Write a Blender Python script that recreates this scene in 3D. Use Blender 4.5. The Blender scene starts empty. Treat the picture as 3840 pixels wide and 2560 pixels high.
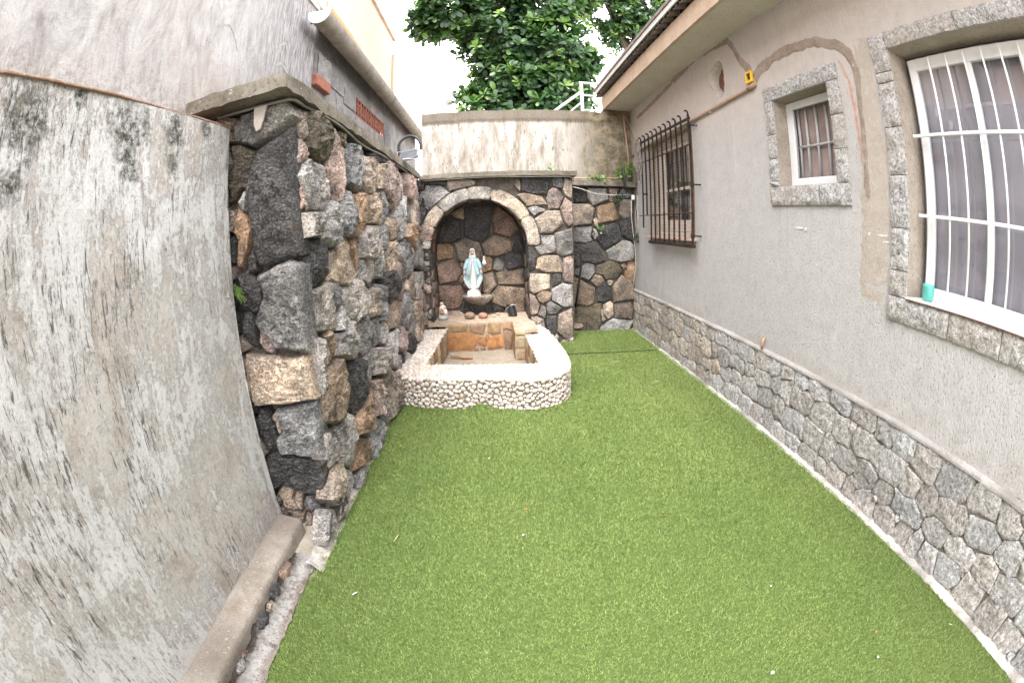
import bpy, math, random
import numpy as np
from mathutils import Matrix, Vector, noise as mn

random.seed(7)
rng = np.random.default_rng(7)
S = bpy.context.scene
COL = S.collection
PI = math.pi

# ---------------------------------------------------------------- camera, sky, sun, exposure
cam_data = bpy.data.cameras.new("camera")
cam = bpy.data.objects.new("camera", cam_data)
COL.objects.link(cam)
CAMROT = [[0.998408, 0.039035, -0.04071], [-0.049061, 0.245016, -0.968277], [-0.027823, 0.968733, 0.246541]]
cam.matrix_world = Matrix.Translation((0, 0, 1.7)) @ Matrix(CAMROT).to_4x4()
cam_data.type = 'PANO'                      # the photograph was taken with a 15 mm fisheye
cc = cam_data
cc.panorama_type = 'FISHEYE_EQUISOLID'
cc.fisheye_lens = 15.665
cc.fisheye_fov = math.radians(200)
cam_data.sensor_width = 36
cam_data.sensor_height = 24
cam_data.clip_start = 0.02
cam_data.clip_end = 2000
S.camera = cam

SUN_EL, SUN_AZ = math.radians(62), math.radians(200)
world = bpy.data.worlds.new("World")
S.world = world
world.use_nodes = True
wn = world.node_tree
wn.nodes.clear()
sky = wn.nodes.new('ShaderNodeTexSky'); sky.sky_type = 'NISHITA'; sky.sun_disc = False
sky.sun_elevation = SUN_EL; sky.sun_rotation = SUN_AZ
sky.air_density = 1.0; sky.dust_density = 3.0
hsv = wn.nodes.new('ShaderNodeHueSaturation'); hsv.inputs['Saturation'].default_value = 0.08
cloud = wn.nodes.new('ShaderNodeMix'); cloud.data_type = 'RGBA'; cloud.inputs[0].default_value = 0.75
cloud.inputs[7].default_value = (11.05, 11.0, 11.25, 1)      # even cloud deck over the sky
bg = wn.nodes.new('ShaderNodeBackground'); bg.inputs['Strength'].default_value = 0.15
wo = wn.nodes.new('ShaderNodeOutputWorld')
wn.links.new(sky.outputs[0], hsv.inputs['Color']); wn.links.new(hsv.outputs[0], cloud.inputs[6])
wn.links.new(cloud.outputs[2], bg.inputs['Color']); wn.links.new(bg.outputs[0], wo.inputs['Surface'])

sun_d = bpy.data.lights.new("sun", 'SUN'); sun_d.energy = 1.1; sun_d.angle = math.radians(25)
sun_d.color = (1.0, 0.97, 0.93)
sun = bpy.data.objects.new("sun", sun_d); COL.objects.link(sun)
sd = Vector((math.sin(SUN_AZ) * math.cos(SUN_EL), math.cos(SUN_AZ) * math.cos(SUN_EL), math.sin(SUN_EL)))
sun.rotation_euler = sd.to_track_quat('Z', 'Y').to_euler()

S.view_settings.view_transform = 'Standard'
S.view_settings.look = 'None'
S.view_settings.exposure = 2.2
S.view_settings.gamma = 1
S.view_settings.use_curve_mapping = False
S.render.engine = 'CYCLES'
S.cycles.max_bounces = 6
S.cycles.diffuse_bounces = 3

# ---------------------------------------------------------------- helpers: objects
WORLDM = {}
def reg(o, parent, loc=None):
    COL.objects.link(o)
    w = Matrix.Translation(loc) if loc is not None else Matrix.Identity(4)
    if parent is not None:
        o.parent = parent
        o.matrix_parent_inverse = WORLDM[parent.name].inverted()
    o.matrix_basis = w
    WORLDM[o.name] = w
    return o
def tag(o, label=None, cat=None, group=None, kind=None):
    if label: o['label'] = label
    if cat: o['category'] = cat
    if group: o['group'] = group
    if kind: o['kind'] = kind
    return o
def thing(name, label, cat, loc, group=None):
    o = bpy.data.objects.new(name, None); o.empty_display_size = 0.1
    reg(o, None, loc)
    return tag(o, label, cat, group)
def mk(name, v, f, mat, parent=None, smooth=False, sharp=None, color=None):
    me = bpy.data.meshes.new(name)
    me.from_pydata([tuple(map(float, p)) for p in v], [], [tuple(map(int, q)) for q in f])
    me.materials.append(mat)
    if smooth or sharp:
        me.shade_smooth()
        if sharp: me.set_sharp_from_angle(angle=math.radians(sharp))
    me.validate(); me.update()
    o = bpy.data.objects.new(name, me)
    if color: o.color = (*color, 1)
    return reg(o, parent)
def structure(o): o['kind'] = 'structure'; return o
class MB:
    """collects shapes in world coordinates into one mesh"""
    def __init__(s): s.v, s.f = [], []
    def add(s, v, f):
        n = len(s.v); s.v += list(v); s.f += [tuple(i + n for i in q) for q in f]; return s
    def box(s, x0, x1, y0, y1, z0, z1, b=0.0):
        if b <= 0:
            v = [(x, y, z) for x in (x0, x1) for y in (y0, y1) for z in (z0, z1)]
            f = [(0, 1, 3, 2), (4, 6, 7, 5), (0, 4, 5, 1), (2, 3, 7, 6), (0, 2, 6, 4), (1, 5, 7, 3)]
            return s.add(v, f)
        # chamfered box
        c = [(x0, x1), (y0, y1), (z0, z1)]
        v = []; idx = {}
        for i in (0, 1):
            for j in (0, 1):
                for k in (0, 1):
                    p = [c[0][i], c[1][j], c[2][k]]; d = [b if i == 0 else -b, b if j == 0 else -b, b if k == 0 else -b]
                    for a in range(3):
                        q = list(p)
                        for e in range(3):
                            if e != a: q[e] += d[e]
                        idx[(i, j, k, a)] = len(v); v.append(tuple(q))
        f = []
        for a in range(3):
            e1, e2 = (a + 1) % 3, (a + 2) % 3
            for sgn in (0, 1):
                quad = []
                for (m, n) in ((0, 0), (1, 0), (1, 1), (0, 1)):
                    t = [0, 0, 0]; t[a] = sgn; t[e1] = m; t[e2] = n
                    quad.append(idx[(t[0], t[1], t[2], a)])
                f.append(tuple(quad if sgn else quad[::-1]))
            # edges parallel to a
            for m in (0, 1):
                for n in (0, 1):
                    q = []
                    for sgn in (0, 1):
                        t = [0, 0, 0]; t[a] = sgn; t[e1] = m; t[e2] = n
                        q.append((idx[(t[0], t[1], t[2], e1)], idx[(t[0], t[1], t[2], e2)]))
                    f.append((q[0][0], q[0][1], q[1][1], q[1][0]))
        for i in (0, 1):
            for j in (0, 1):
                for k in (0, 1):
                    f.append((idx[(i, j, k, 0)], idx[(i, j, k, 1)], idx[(i, j, k, 2)]))
        return s.add(v, f)
    def tube(s, pts, r, n=8, cap=True):
        pts = [Vector(p) for p in pts]; rs = r if hasattr(r, '__len__') else [r] * len(pts)
        v, f = [], []
        up = Vector((0, 0, 1)); prev = None
        for i, p in enumerate(pts):
            t = (pts[min(i + 1, len(pts) - 1)] - pts[max(i - 1, 0)]).normalized()
            if prev is None:
                a = t.cross(up)
                if a.length < 1e-3: a = t.cross(Vector((0, 1, 0)))
            else:
                a = prev - t * prev.dot(t)
            a.normalize(); prev = a; b = t.cross(a)
            for k in range(n):
                q = p + (a * math.cos(2 * PI * k / n) + b * math.sin(2 * PI * k / n)) * rs[i]
                v.append(tuple(q))
        for i in range(len(pts) - 1):
            for k in range(n):
                k2 = (k + 1) % n
                f.append((i * n + k, i * n + k2, (i + 1) * n + k2, (i + 1) * n + k))
        if cap:
            f.append(tuple(range(n - 1, -1, -1))); f.append(tuple((len(pts) - 1) * n + k for k in range(n)))
        return s.add(v, f)
    def ball(s, c, r, nu=12, nv=8, fn=None):
        v, f = [], []
        rx, ry, rz = r if hasattr(r, '__len__') else (r, r, r)
        for j in range(nv + 1):
            th = PI * j / nv
            for i in range(nu):
                ph = 2 * PI * i / nu
                d = (math.sin(th) * math.cos(ph), math.sin(th) * math.sin(ph), math.cos(th))
                k = fn(d) if fn else 1
                v.append((c[0] + rx * d[0] * k, c[1] + ry * d[1] * k, c[2] + rz * d[2] * k))
        for j in range(nv):
            for i in range(nu):
                i2 = (i + 1) % nu
                f.append((j * nu + i, (j + 1) * nu + i, (j + 1) * nu + i2, j * nu + i2))
        return s.add(v, f)
    def build(s, name, mat, parent=None, smooth=False, sharp=None, color=None):
        return mk(name, s.v, s.f, mat, parent, smooth, sharp, color)
def fbm(x, y, z, o=4, s=1.0):
    return mn.fractal(Vector((x * s, y * s, z * s)), 1.0, 2.0, o)
def grid(fn, us, vs, flip=False):
    v = [fn(u, w) for w in vs for u in us]; n = len(us); f = []
    for j in range(len(vs) - 1):
        for i in range(n - 1):
            q = (j * n + i, j * n + i + 1, (j + 1) * n + i + 1, (j + 1) * n + i)
            f.append(q[::-1] if flip else q)
    return v, f
def lin(a, b, n): return [a + (b - a) * i / (n - 1) for i in range(n)]
def interp(x, pts):
    return float(np.interp(x, [p[0] for p in pts], [p[1] for p in pts]))

# ---------------------------------------------------------------- helpers: materials
class NT:
    def __init__(s, name):
        s.m = bpy.data.materials.new(name); s.m.use_nodes = True
        s.t = s.m.node_tree; s.t.nodes.clear()
        s.out = s.t.nodes.new('ShaderNodeOutputMaterial')
        s.b = s.t.nodes.new('ShaderNodeBsdfPrincipled')
        s.t.links.new(s.b.outputs[0], s.out.inputs[0])
        s.tc = s.t.nodes.new('ShaderNodeTexCoord')
        s.co = s.tc.outputs['Object']
    def L(s, a, b): s.t.links.new(a, b)
    def put(s, sock, v):
        if isinstance(v, bpy.types.NodeSocket): s.L(v, sock)
        elif hasattr(v, '__len__') and len(v) == 3 and sock.type == 'RGBA': sock.default_value = (*v, 1)
        else: sock.default_value = v
    def map(s, scale=(1, 1, 1), loc=(0, 0, 0), rot=(0, 0, 0), co=None):
        n = s.t.nodes.new('ShaderNodeMapping'); n.inputs['Scale'].default_value = scale
        n.inputs['Location'].default_value = loc; n.inputs['Rotation'].default_value = rot
        s.L(co or s.co, n.inputs[0]); return n.outputs[0]
    def noise(s, scale, detail=4, rough=0.55, co=None, dist=0.0, col=False):
        n = s.t.nodes.new('ShaderNodeTexNoise'); n.inputs['Scale'].default_value = scale
        n.inputs['Detail'].default_value = detail; n.inputs['Roughness'].default_value = rough
        n.inputs['Distortion'].default_value = dist
        s.L(co or s.co, n.inputs['Vector']); return n.outputs[1 if col else 0]
    def vor(s, scale, co=None, feat='F1', out=0, rnd=1.0):
        n = s.t.nodes.new('ShaderNodeTexVoronoi'); n.feature = feat; n.inputs['Scale'].default_value = scale
        n.inputs['Randomness'].default_value = rnd
        s.L(co or s.co, n.inputs['Vector']); return n.outputs[out]
    def ramp(s, fac, stops):
        n = s.t.nodes.new('ShaderNodeValToRGB'); e = n.color_ramp.elements
        while len(e) < len(stops): e.new(0.5)
        for i, (p, c) in enumerate(stops):
            e[i].position = p
            e[i].color = (c, c, c, 1) if not hasattr(c, '__len__') else (*c, 1)
        s.L(fac, n.inputs[0]); return n.outputs[0]
    def mix(s, fac, a, b, mode='MIX'):
        n = s.t.nodes.new('ShaderNodeMix'); n.data_type = 'RGBA'; n.blend_type = mode
        s.put(n.inputs[0], fac); s.put(n.inputs[6], a); s.put(n.inputs[7], b); return n.outputs[2]
    def math(s, op, a, b=0.5, clamp=False):
        n = s.t.nodes.new('ShaderNodeMath'); n.operation = op; n.use_clamp = clamp
        s.put(n.inputs[0], a); s.put(n.inputs[1], b); return n.outputs[0]
    def sep(s, co=None):
        n = s.t.nodes.new('ShaderNodeSeparateXYZ'); s.L(co or s.co, n.inputs[0]); return n.outputs
    def blob(s, c, r, soft=0.5, sc=(1, 1, 1)):
        """1 inside a ragged blot around world point c"""
        n = s.t.nodes.new('ShaderNodeVectorMath'); n.operation = 'DISTANCE'
        m = s.map(scale=sc); s.L(m, n.inputs[0]); n.inputs[1].default_value = tuple(a * b for a, b in zip(c, sc))
        d = n.outputs['Value']
        nz = s.noise(14, 5, 0.7)
        d2 = s.math('ADD', d, s.math('MULTIPLY', s.math('SUBTRACT', nz, 0.5), r * 2.4))
        return s.ramp(s.math('MULTIPLY', d2, 0.5 / r), [(0.0, 1.0), (0.30, 0.8), (0.5, 0.0)])
    def bump(s, h, strength=0.5, dist=0.01, prev=None):
        n = s.t.nodes.new('ShaderNodeBump'); n.inputs['Strength'].default_value = strength
        n.inputs['Distance'].default_value = dist; s.L(h, n.inputs['Height'])
        if prev: s.L(prev, n.inputs['Normal'])
        return n.outputs[0]
    def fin(s, col, rough=0.9, nrm=None, spec=0.25, metal=0.0):
        s.put(s.b.inputs['Base Color'], col); s.put(s.b.inputs['Roughness'], rough)
        s.b.inputs['Specular IOR Level'].default_value = spec; s.b.inputs['Metallic'].default_value = metal
        if nrm: s.L(nrm, s.b.inputs['Normal'])
        return s.m
    def objcol(s):
        n = s.t.nodes.new('ShaderNodeObjectInfo'); return n
def plain(name, c, rough=0.6, spec=0.3, metal=0.0, var=0.12, sc=20, bump=0.0):
    n = NT(name); z = n.noise(sc, 4)
    col = n.mix(n.ramp(z, [(0.3, 0.0), (0.7, 1.0)]), tuple(x * (1 - var) for x in c), tuple(min(1, x * (1 + var)) for x in c))
    return n.fin(col, rough, n.bump(z, bump, 0.004) if bump else None, spec, metal)

def m_rock():
    n = NT('rough_stone'); oi = n.objcol()
    rnd = n.t.nodes.new('ShaderNodeVectorMath'); rnd.operation = 'ADD'
    cmb = n.t.nodes.new('ShaderNodeCombineXYZ')
    r10 = n.math('MULTIPLY', oi.outputs['Random'], 37.0)
    n.L(r10, cmb.inputs[0]); n.L(r10, cmb.inputs[2]); n.L(n.co, rnd.inputs[0]); n.L(cmb.outputs[0], rnd.inputs[1])
    co = rnd.outputs[0]
    rot = n.map((1, 1, 3.2), rot=(0.5, 0.3, 0.4), co=co)
    big = n.noise(4.5, 4, 0.6, co); mid = n.noise(17, 8, 0.78, co, 0.8); fine = n.noise(75, 5, 0.8, co)
    grain = n.noise(26, 6, 0.8, rot, 0.4)
    base = oi.outputs['Color']
    c = n.mix(n.ramp(big, [(0.35, 0), (0.65, 1)]), n.mix(1, base, (0.45, 0.45, 0.46), 'MULTIPLY'), n.mix(1, base, (1.45, 1.40, 1.34), 'MULTIPLY'))
    c = n.mix(n.ramp(grain, [(0.49, 0), (0.60, 0.85)]), c, n.mix(0.30, n.mix(1, c, (2.1, 2.05, 2.0), 'MULTIPLY'), (0.42, 0.40, 0.38)))
    c = n.mix(n.ramp(fine, [(0.40, 0.9), (0.49, 0)]), c, n.mix(1, c, (0.22, 0.21, 0.21), 'MULTIPLY'))
    c = n.mix(n.ramp(grain, [(0.36, 0.8), (0.45, 0)]), c, n.mix(1, c, (0.30, 0.29, 0.28), 'MULTIPLY'))
    c = n.mix(n.ramp(fine, [(0.53, 0), (0.62, 0.8)]), c, n.mix(0.25, n.mix(1, c, (1.9, 1.9, 1.9), 'MULTIPLY'), (0.5, 0.49, 0.47)))
    c = n.mix(n.ramp(mid, [(0.30, 0.8), (0.38, 0)]), c, (0.05, 0.045, 0.04))
    rust = n.noise(2.7, 5, 0.75, co)
    c = n.mix(n.ramp(rust, [(0.60, 0), (0.70, 0.5)]), c, n.mix(0.5, c, (0.34, 0.19, 0.09)))
    h = n.math('ADD', mid, n.math('MULTIPLY', grain, 0.8))
    nb = n.bump(h, 1.0, 0.045); nb = n.bump(fine, 0.8, 0.012, nb)
    return n.fin(c, 0.78, nb, 0.4)
def m_granite(name='granite', base=(0.40, 0.39, 0.385), tan=0.0):
    n = NT(name)
    a = n.noise(45, 3, 0.75); b = n.noise(150, 2, 0.8); g = n.noise(2.2, 3)
    d = tuple(x * 0.42 for x in base); l = tuple(min(0.85, x * 1.6) for x in base)
    c = n.ramp(a, [(0.34, d), (0.5, base), (0.66, l)])
    c = n.mix(n.ramp(b, [(0.34, 0.8), (0.46, 0)]), c, (0.07, 0.068, 0.07))
    c = n.mix(n.ramp(b, [(0.6, 0), (0.72, 0.7)]), c, (0.72, 0.70, 0.68))
    c = n.mix(n.ramp(g, [(0.4, 0), (0.65, 0.35)]), c, (0.36, 0.29, 0.22))
    nb = n.bump(a, 0.9, 0.012); nb = n.bump(b, 0.5, 0.004, nb)
    return n.fin(c, 0.8, nb, 0.3)
def m_basestone():
    n = NT('base_granite'); oi = n.objcol()
    a = n.noise(30, 6, 0.8); b = n.noise(85, 3, 0.85); g = n.noise(2.4, 5, 0.7); f = n.noise(13, 6, 0.7)
    c = n.mix(1, oi.outputs['Color'], n.ramp(a, [(0.36, 0.45), (0.5, 1.0), (0.62, 1.55)]), 'MULTIPLY')
    c = n.mix(n.ramp(b, [(0.38, 0.6), (0.47, 0)]), c, (0.10, 0.095, 0.09))
    c = n.mix(n.ramp(b, [(0.55, 0), (0.66, 0.7)]), c, (0.60, 0.58, 0.56))
    xyz = n.sep(); far = n.ramp(n.math('MULTIPLY', n.math('ADD', xyz[1], n.math('MULTIPLY', g, 3.0)), 0.1), [(0.45, 0.15), (0.75, 0.75)])
    c = n.mix(n.math('MULTIPLY', n.ramp(g, [(0.42, 0), (0.62, 1)]), far), c, n.mix(0.5, c, (0.28, 0.19, 0.11)))
    nb = n.bump(f, 1.0, 0.05); nb = n.bump(a, 1.0, 0.018, nb)
    return n.fin(c, 0.85, nb, 0.25)
def m_nearwall():
    n = NT('peeling_render')
    st = n.map((13, 13, 2.3)); st2 = n.map((52, 52, 10)); fine = n.noise(85, 5, 0.8); gr_ = n.noise(34, 7, 0.82)
    big = n.noise(1.3, 5, 0.65, dist=0.8); s1 = n.noise(1.0, 8, 0.8, st, 0.5); s2 = n.noise(1.0, 5, 0.8, st2, 0.6); med = n.noise(4.5, 8, 0.78, dist=0.5)
    xyz = n.sep()
    c = n.ramp(med, [(0.34, (0.39, 0.33, 0.28)), (0.45, (0.54, 0.485, 0.44)), (0.55, (0.62, 0.585, 0.55)), (0.66, (0.52, 0.505, 0.495))])
    peel = n.math('ADD', n.math('ADD', n.math('MULTIPLY', s1, 0.34), n.math('MULTIPLY', big, 0.36)), n.math('MULTIPLY', gr_, 0.32))
    pk = n.ramp(peel, [(0.490, 0), (0.515, 0.75), (0.58, 1.0)])
    c = n.mix(pk, c, (0.82, 0.81, 0.80))
    c = n.mix(n.ramp(s1, [(0.33, 0.6), (0.43, 0)]), c, (0.36, 0.305, 0.26))
    zone = n.ramp(n.noise(1.7, 5, 0.65, n.map((1, 1, 0.7), (3, 7, 1))), [(0.40, 0.0), (0.58, 0.13)])
    sk = n.math('SUBTRACT', s2, zone)
    c = n.mix(n.ramp(sk, [(0.275, 0.9), (0.345, 0)]), c, (0.11, 0.10, 0.09))
    c = n.mix(n.ramp(fine, [(0.36, 0.55), (0.45, 0)]), c, (0.30, 0.275, 0.25))
    c = n.mix(n.ramp(fine, [(0.57, 0), (0.66, 0.55)]), c, (0.80, 0.795, 0.79))
    for p, r in (((-1.4, 0.68, 2.27), 0.13), ((-1.4, 0.64, 2.06), 0.07), ((-1.4, 1.27, 2.27), 0.13), ((-1.4, 1.29, 2.12), 0.07), ((-1.4, 1.58, 2.30), 0.10), ((-1.4, 1.57, 2.16), 0.06), ((-1.4, 0.95, 2.38), 0.05), ((-1.4, 1.85, 2.37), 0.05)):
        k_ = n.math('MULTIPLY', n.blob(p, r, 0.1, (1, 1, 0.8)), n.ramp(gr_, [(0.44, 1.0), (0.60, 0.3)]))
        c = n.mix(k_, c, (0.06, 0.06, 0.04))
    # damp, dirtier band just above the kerb and just under the coping
    zz = n.math('ADD', xyz[2], n.math('MULTIPLY', med, 0.5))
    c = n.mix(n.ramp(n.math('MULTIPLY', zz, 0.4), [(0.15, 0.5), (0.24, 0)]), c, n.mix(pk, (0.30, 0.26, 0.22), (0.50, 0.47, 0.44)))
    h = n.math('ADD', n.math('MULTIPLY', pk, 0.45), n.math('ADD', n.math('MULTIPLY', med, 0.5), n.math('MULTIPLY', gr_, 0.6)))
    nb = n.bump(h, 0.9, 0.020)
    nb = n.bump(fine, 0.9, 0.009, nb)
    return n.fin(c, 0.93, nb, 0.15)
def m_upperwall():
    n = NT('weathered_white_render')
    st = n.map((6, 6, 2.6)); st2 = n.map((34, 34, 6))
    big = n.noise(0.9, 5, 0.65, dist=0.5); s1 = n.noise(1.0, 8, 0.76, st, 0.8); s2 = n.noise(1.0, 6, 0.78, st2, 0.4); fine = n.noise(75, 5, 0.8); med = n.noise(5, 7, 0.78, dist=0.5)
    c = n.ramp(s1, [(0.34, (0.22, 0.205, 0.20)), (0.46, (0.33, 0.315, 0.305)), (0.58, (0.43, 0.42, 0.41))])
    c = n.mix(n.ramp(big, [(0.45, 0), (0.66, 0.5)]), c, (0.33, 0.28, 0.245))
    xyz = n.sep()
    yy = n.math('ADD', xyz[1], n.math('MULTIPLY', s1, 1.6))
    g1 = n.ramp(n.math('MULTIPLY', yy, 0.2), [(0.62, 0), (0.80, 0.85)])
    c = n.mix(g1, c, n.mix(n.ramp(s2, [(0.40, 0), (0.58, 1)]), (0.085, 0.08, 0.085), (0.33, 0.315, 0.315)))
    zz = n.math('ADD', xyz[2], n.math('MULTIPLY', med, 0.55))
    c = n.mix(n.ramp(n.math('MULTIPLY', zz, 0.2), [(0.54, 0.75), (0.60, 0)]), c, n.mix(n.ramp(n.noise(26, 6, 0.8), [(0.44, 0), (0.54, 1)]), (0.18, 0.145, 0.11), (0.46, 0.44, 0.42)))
    c = n.mix(n.ramp(s2, [(0.33, 0.8), (0.42, 0)]), c, (0.19, 0.175, 0.165))
    c = n.mix(n.ramp(fine, [(0.36, 0.4), (0.46, 0)]), c, (0.24, 0.225, 0.21))
    nb = n.bump(med, 0.6, 0.02); nb = n.bump(fine, 0.8, 0.008, nb)
    return n.fin(c, 0.93, nb, 0.15)
def m_backwall():
    n = NT('stained_cream_render')
    st = n.map((9, 9, 2.2)); st2 = n.map((28, 28, 6))
    s1 = n.noise(1, 6, 0.7, st); s2 = n.noise(1, 6, 0.75, st2); med = n.noise(6, 6, 0.72); fine = n.noise(70, 4, 0.7); big = n.noise(1.5, 3)
    c = n.ramp(s1, [(0.34, (0.20, 0.17, 0.14)), (0.45, (0.31, 0.28, 0.245)), (0.56, (0.395, 0.37, 0.34))])
    xyz = n.sep()
    zz = n.math('ADD', xyz[2], n.math('MULTIPLY', n.math('SUBTRACT', med, 0.5), 0.10))
    band = n.ramp(n.math('MULTIPLY', zz, 0.2), [(0.708, 0), (0.716, 1)])
    c = n.mix(n.math('MULTIPLY', band, 0.85), c, n.mix(n.ramp(fine, [(0.35, 0), (0.65, 1)]), (0.07, 0.055, 0.04), (0.19, 0.155, 0.12)))
    xx = n.math('ADD', n.math('ADD', xyz[0], n.math('MULTIPLY', s1, 1.3)), n.math('MULTIPLY', med, 0.5))
    moss = n.ramp(n.math('MULTIPLY', xx, 0.25), [(0.56, 0), (0.68, 0.85)])
    c = n.mix(moss, c, n.mix(n.ramp(med, [(0.42, 0), (0.60, 1)]), (0.075, 0.062, 0.03), (0.26, 0.21, 0.145)))
    c = n.mix(n.ramp(s2, [(0.34, 1.0), (0.42, 0)]), c, (0.10, 0.08, 0.06))
    c = n.mix(n.ramp(n.noise(11, 4, 0.7), [(0.66, 0), (0.72, 0.8)]), c, (0.16, 0.11, 0.08))
    nb = n.bump(med, 0.5, 0.012); nb = n.bump(fine, 0.5, 0.005, nb)
    return n.fin(c, 0.93, nb, 0.15)
def m_housewall():
    n = NT('combed_grey_render')
    st = n.map((60, 60, 14)); fine = n.noise(1, 3, 0.8, st); pit = n.noise(1, 3, 0.65, n.map((95, 95, 52))); big = n.noise(1.1, 4, 0.6); med = n.noise(9, 5, 0.65)
    xyz = n.sep()
    zz = n.math('ADD', xyz[2], n.math('MULTIPLY', big, 0.9))
    # upper part and the repair strip between the two windows are floated smooth in warmer mortar
    up = n.ramp(n.math('MULTIPLY', zz, 0.2), [(0.60, 0), (0.70, 1)])
    c = n.mix(up, (0.480, 0.464, 0.460), (0.53, 0.475, 0.445))
    c = n.mix(n.ramp(big, [(0.4, 0), (0.7, 0.25)]), c, (0.36, 0.35, 0.345))
    c = n.mix(n.ramp(med, [(0.35, 0.25), (0.6, 0)]), c, (0.33, 0.30, 0.28))
    dirt = n.ramp(n.math('MULTIPLY', n.math('ADD', xyz[1], n.math('MULTIPLY', med, 0.6)), 0.1), [(0.715, 0), (0.76, 0.55)])
    c = n.mix(dirt, c, (0.30, 0.25, 0.19))
    rs = n.noise(1.0, 6, 0.7, n.map((7, 7, 0.7))); c = n.mix(n.ramp(rs, [(0.30, 0.35), (0.45, 0)]), c, (0.34, 0.315, 0.30))
    c = n.mix(n.ramp(rs, [(0.58, 0), (0.68, 0.35)]), c, (0.60, 0.585, 0.575))
    low = n.math('ADD', xyz[2], n.math('MULTIPLY', med, 0.7)); c = n.mix(n.ramp(n.math('MULTIPLY', low, 0.5), [(0.50, 0.45), (0.60, 0)]), c, (0.38, 0.34, 0.31))
    amt = n.math('SUBTRACT', 0.75, n.math('MULTIPLY', up, 0.6))
    c = n.mix(n.math('MULTIPLY', n.ramp(pit, [(0.35, 1), (0.41, 0)]), amt), c, (0.20, 0.19, 0.185))
    nb = n.bump(fine, 0.7, 0.008); nb = n.bump(pit, 0.7, 0.009, nb); nb = n.bump(med, 0.25, 0.01, nb)
    return n.fin(c, 0.9, nb, 0.2)
def m_concrete(name, a, b, dark=(0.10, 0.095, 0.08), sc=1.0, moss=0.4):
    n = NT(name)
    med = n.noise(8 * sc, 6, 0.72); fine = n.noise(90 * sc, 4, 0.75); big = n.noise(2.0 * sc, 4)
    c = n.mix(n.ramp(med, [(0.35, 0), (0.62, 1)]), a, b)
    c = n.mix(n.ramp(fine, [(0.32, 0.8), (0.46, 0)]), c, dark)
    c = n.mix(n.ramp(big, [(0.5, 0), (0.68, moss)]), c, tuple(x * 0.8 for x in dark))
    c = n.mix(n.ramp(n.noise(33, 4, 0.7), [(0.62, 0), (0.70, 0.7)]), c, (0.55, 0.53, 0.49))
    nb = n.bump(med, 0.7, 0.02); nb = n.bump(fine, 0.7, 0.008, nb)
    return n.fin(c, 0.93, nb, 0.15)
def m_turf():
    n = NT('grass_blades')
    g = n.t.nodes.new('ShaderNodeNewGeometry'); r = g.outputs['Random Per Island']
    c = n.ramp(r, [(0.0, (0.080, 0.120, 0.026)), (0.2, (0.135, 0.190, 0.046)), (0.55, (0.195, 0.262, 0.072)), (0.9, (0.240, 0.305, 0.100)), (1.0, (0.27, 0.31, 0.13))])
    big = n.noise(0.8, 3); bands = n.noise(1.0, 3, 0.5, n.map((4.5, 0.22, 1)))
    c = n.mix(1, c, n.ramp(big, [(0.35, (0.86, 0.90, 0.84)), (0.65, (1.14, 1.10, 1.12))]), 'MULTIPLY')
    c = n.mix(1, c, n.ramp(bands, [(0.36, 0.95), (0.64, 1.06)]), 'MULTIPLY')
    return n.fin(c, 0.55, None, 0.35)
def m_leaf(name, stops, spec=0.5, rough=0.32):
    n = NT(name)
    g = n.t.nodes.new('ShaderNodeNewGeometry'); r = g.outputs['Random Per Island']
    c = n.ramp(r, stops)
    n.fin(c, rough, None, spec)
    tr = n.t.nodes.new('ShaderNodeBsdfTranslucent'); n.L(n.mix(1, c, (1.6, 1.9, 0.7), 'MULTIPLY'), tr.inputs[0])
    mx = n.t.nodes.new('ShaderNodeMixShader'); mx.inputs[0].default_value = 0.28
    n.L(n.b.outputs[0], mx.inputs[1]); n.L(tr.outputs[0], mx.inputs[2]); n.L(mx.outputs[0], n.out.inputs[0])
    return n.m
def m_flag():
    n = NT('flagstone'); oi = n.objcol()
    a = n.noise(9, 5, 0.7, dist=0.5); b = n.noise(60, 3, 0.7)
    c = n.mix(1, oi.outputs['Color'], n.ramp(a, [(0.3, 0.5), (0.55, 1.0), (0.7, 1.35)]), 'MULTIPLY')
    c = n.mix(n.ramp(b, [(0.33, 0.5), (0.45, 0)]), c, (0.08, 0.05, 0.03))
    nb = n.bump(a, 0.5, 0.01); nb = n.bump(b, 0.4, 0.004, nb)
    return n.fin(c, 0.6, nb, 0.4)
def m_pebble():
    n = NT('white_pebble'); oi = n.objcol()
    g = n.t.nodes.new('ShaderNodeNewGeometry')
    r = n.math('FRACT', n.math('ADD', oi.outputs['Random'], g.outputs['Random Per Island']), 0)
    c = n.ramp(r, [(0.0, (0.42, 0.34, 0.275)), (0.3, (0.54, 0.475, 0.415)), (0.6, (0.61, 0.56, 0.51)), (0.85, (0.50, 0.425, 0.375)), (1.0, (0.64, 0.61, 0.57))])
    z = n.noise(40, 3); c = n.mix(n.ramp(z, [(0.35, 0.35), (0.55, 0)]), c, (0.42, 0.34, 0.26))
    return n.fin(c, 0.55, n.bump(z, 0.2, 0.004), 0.3)
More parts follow.
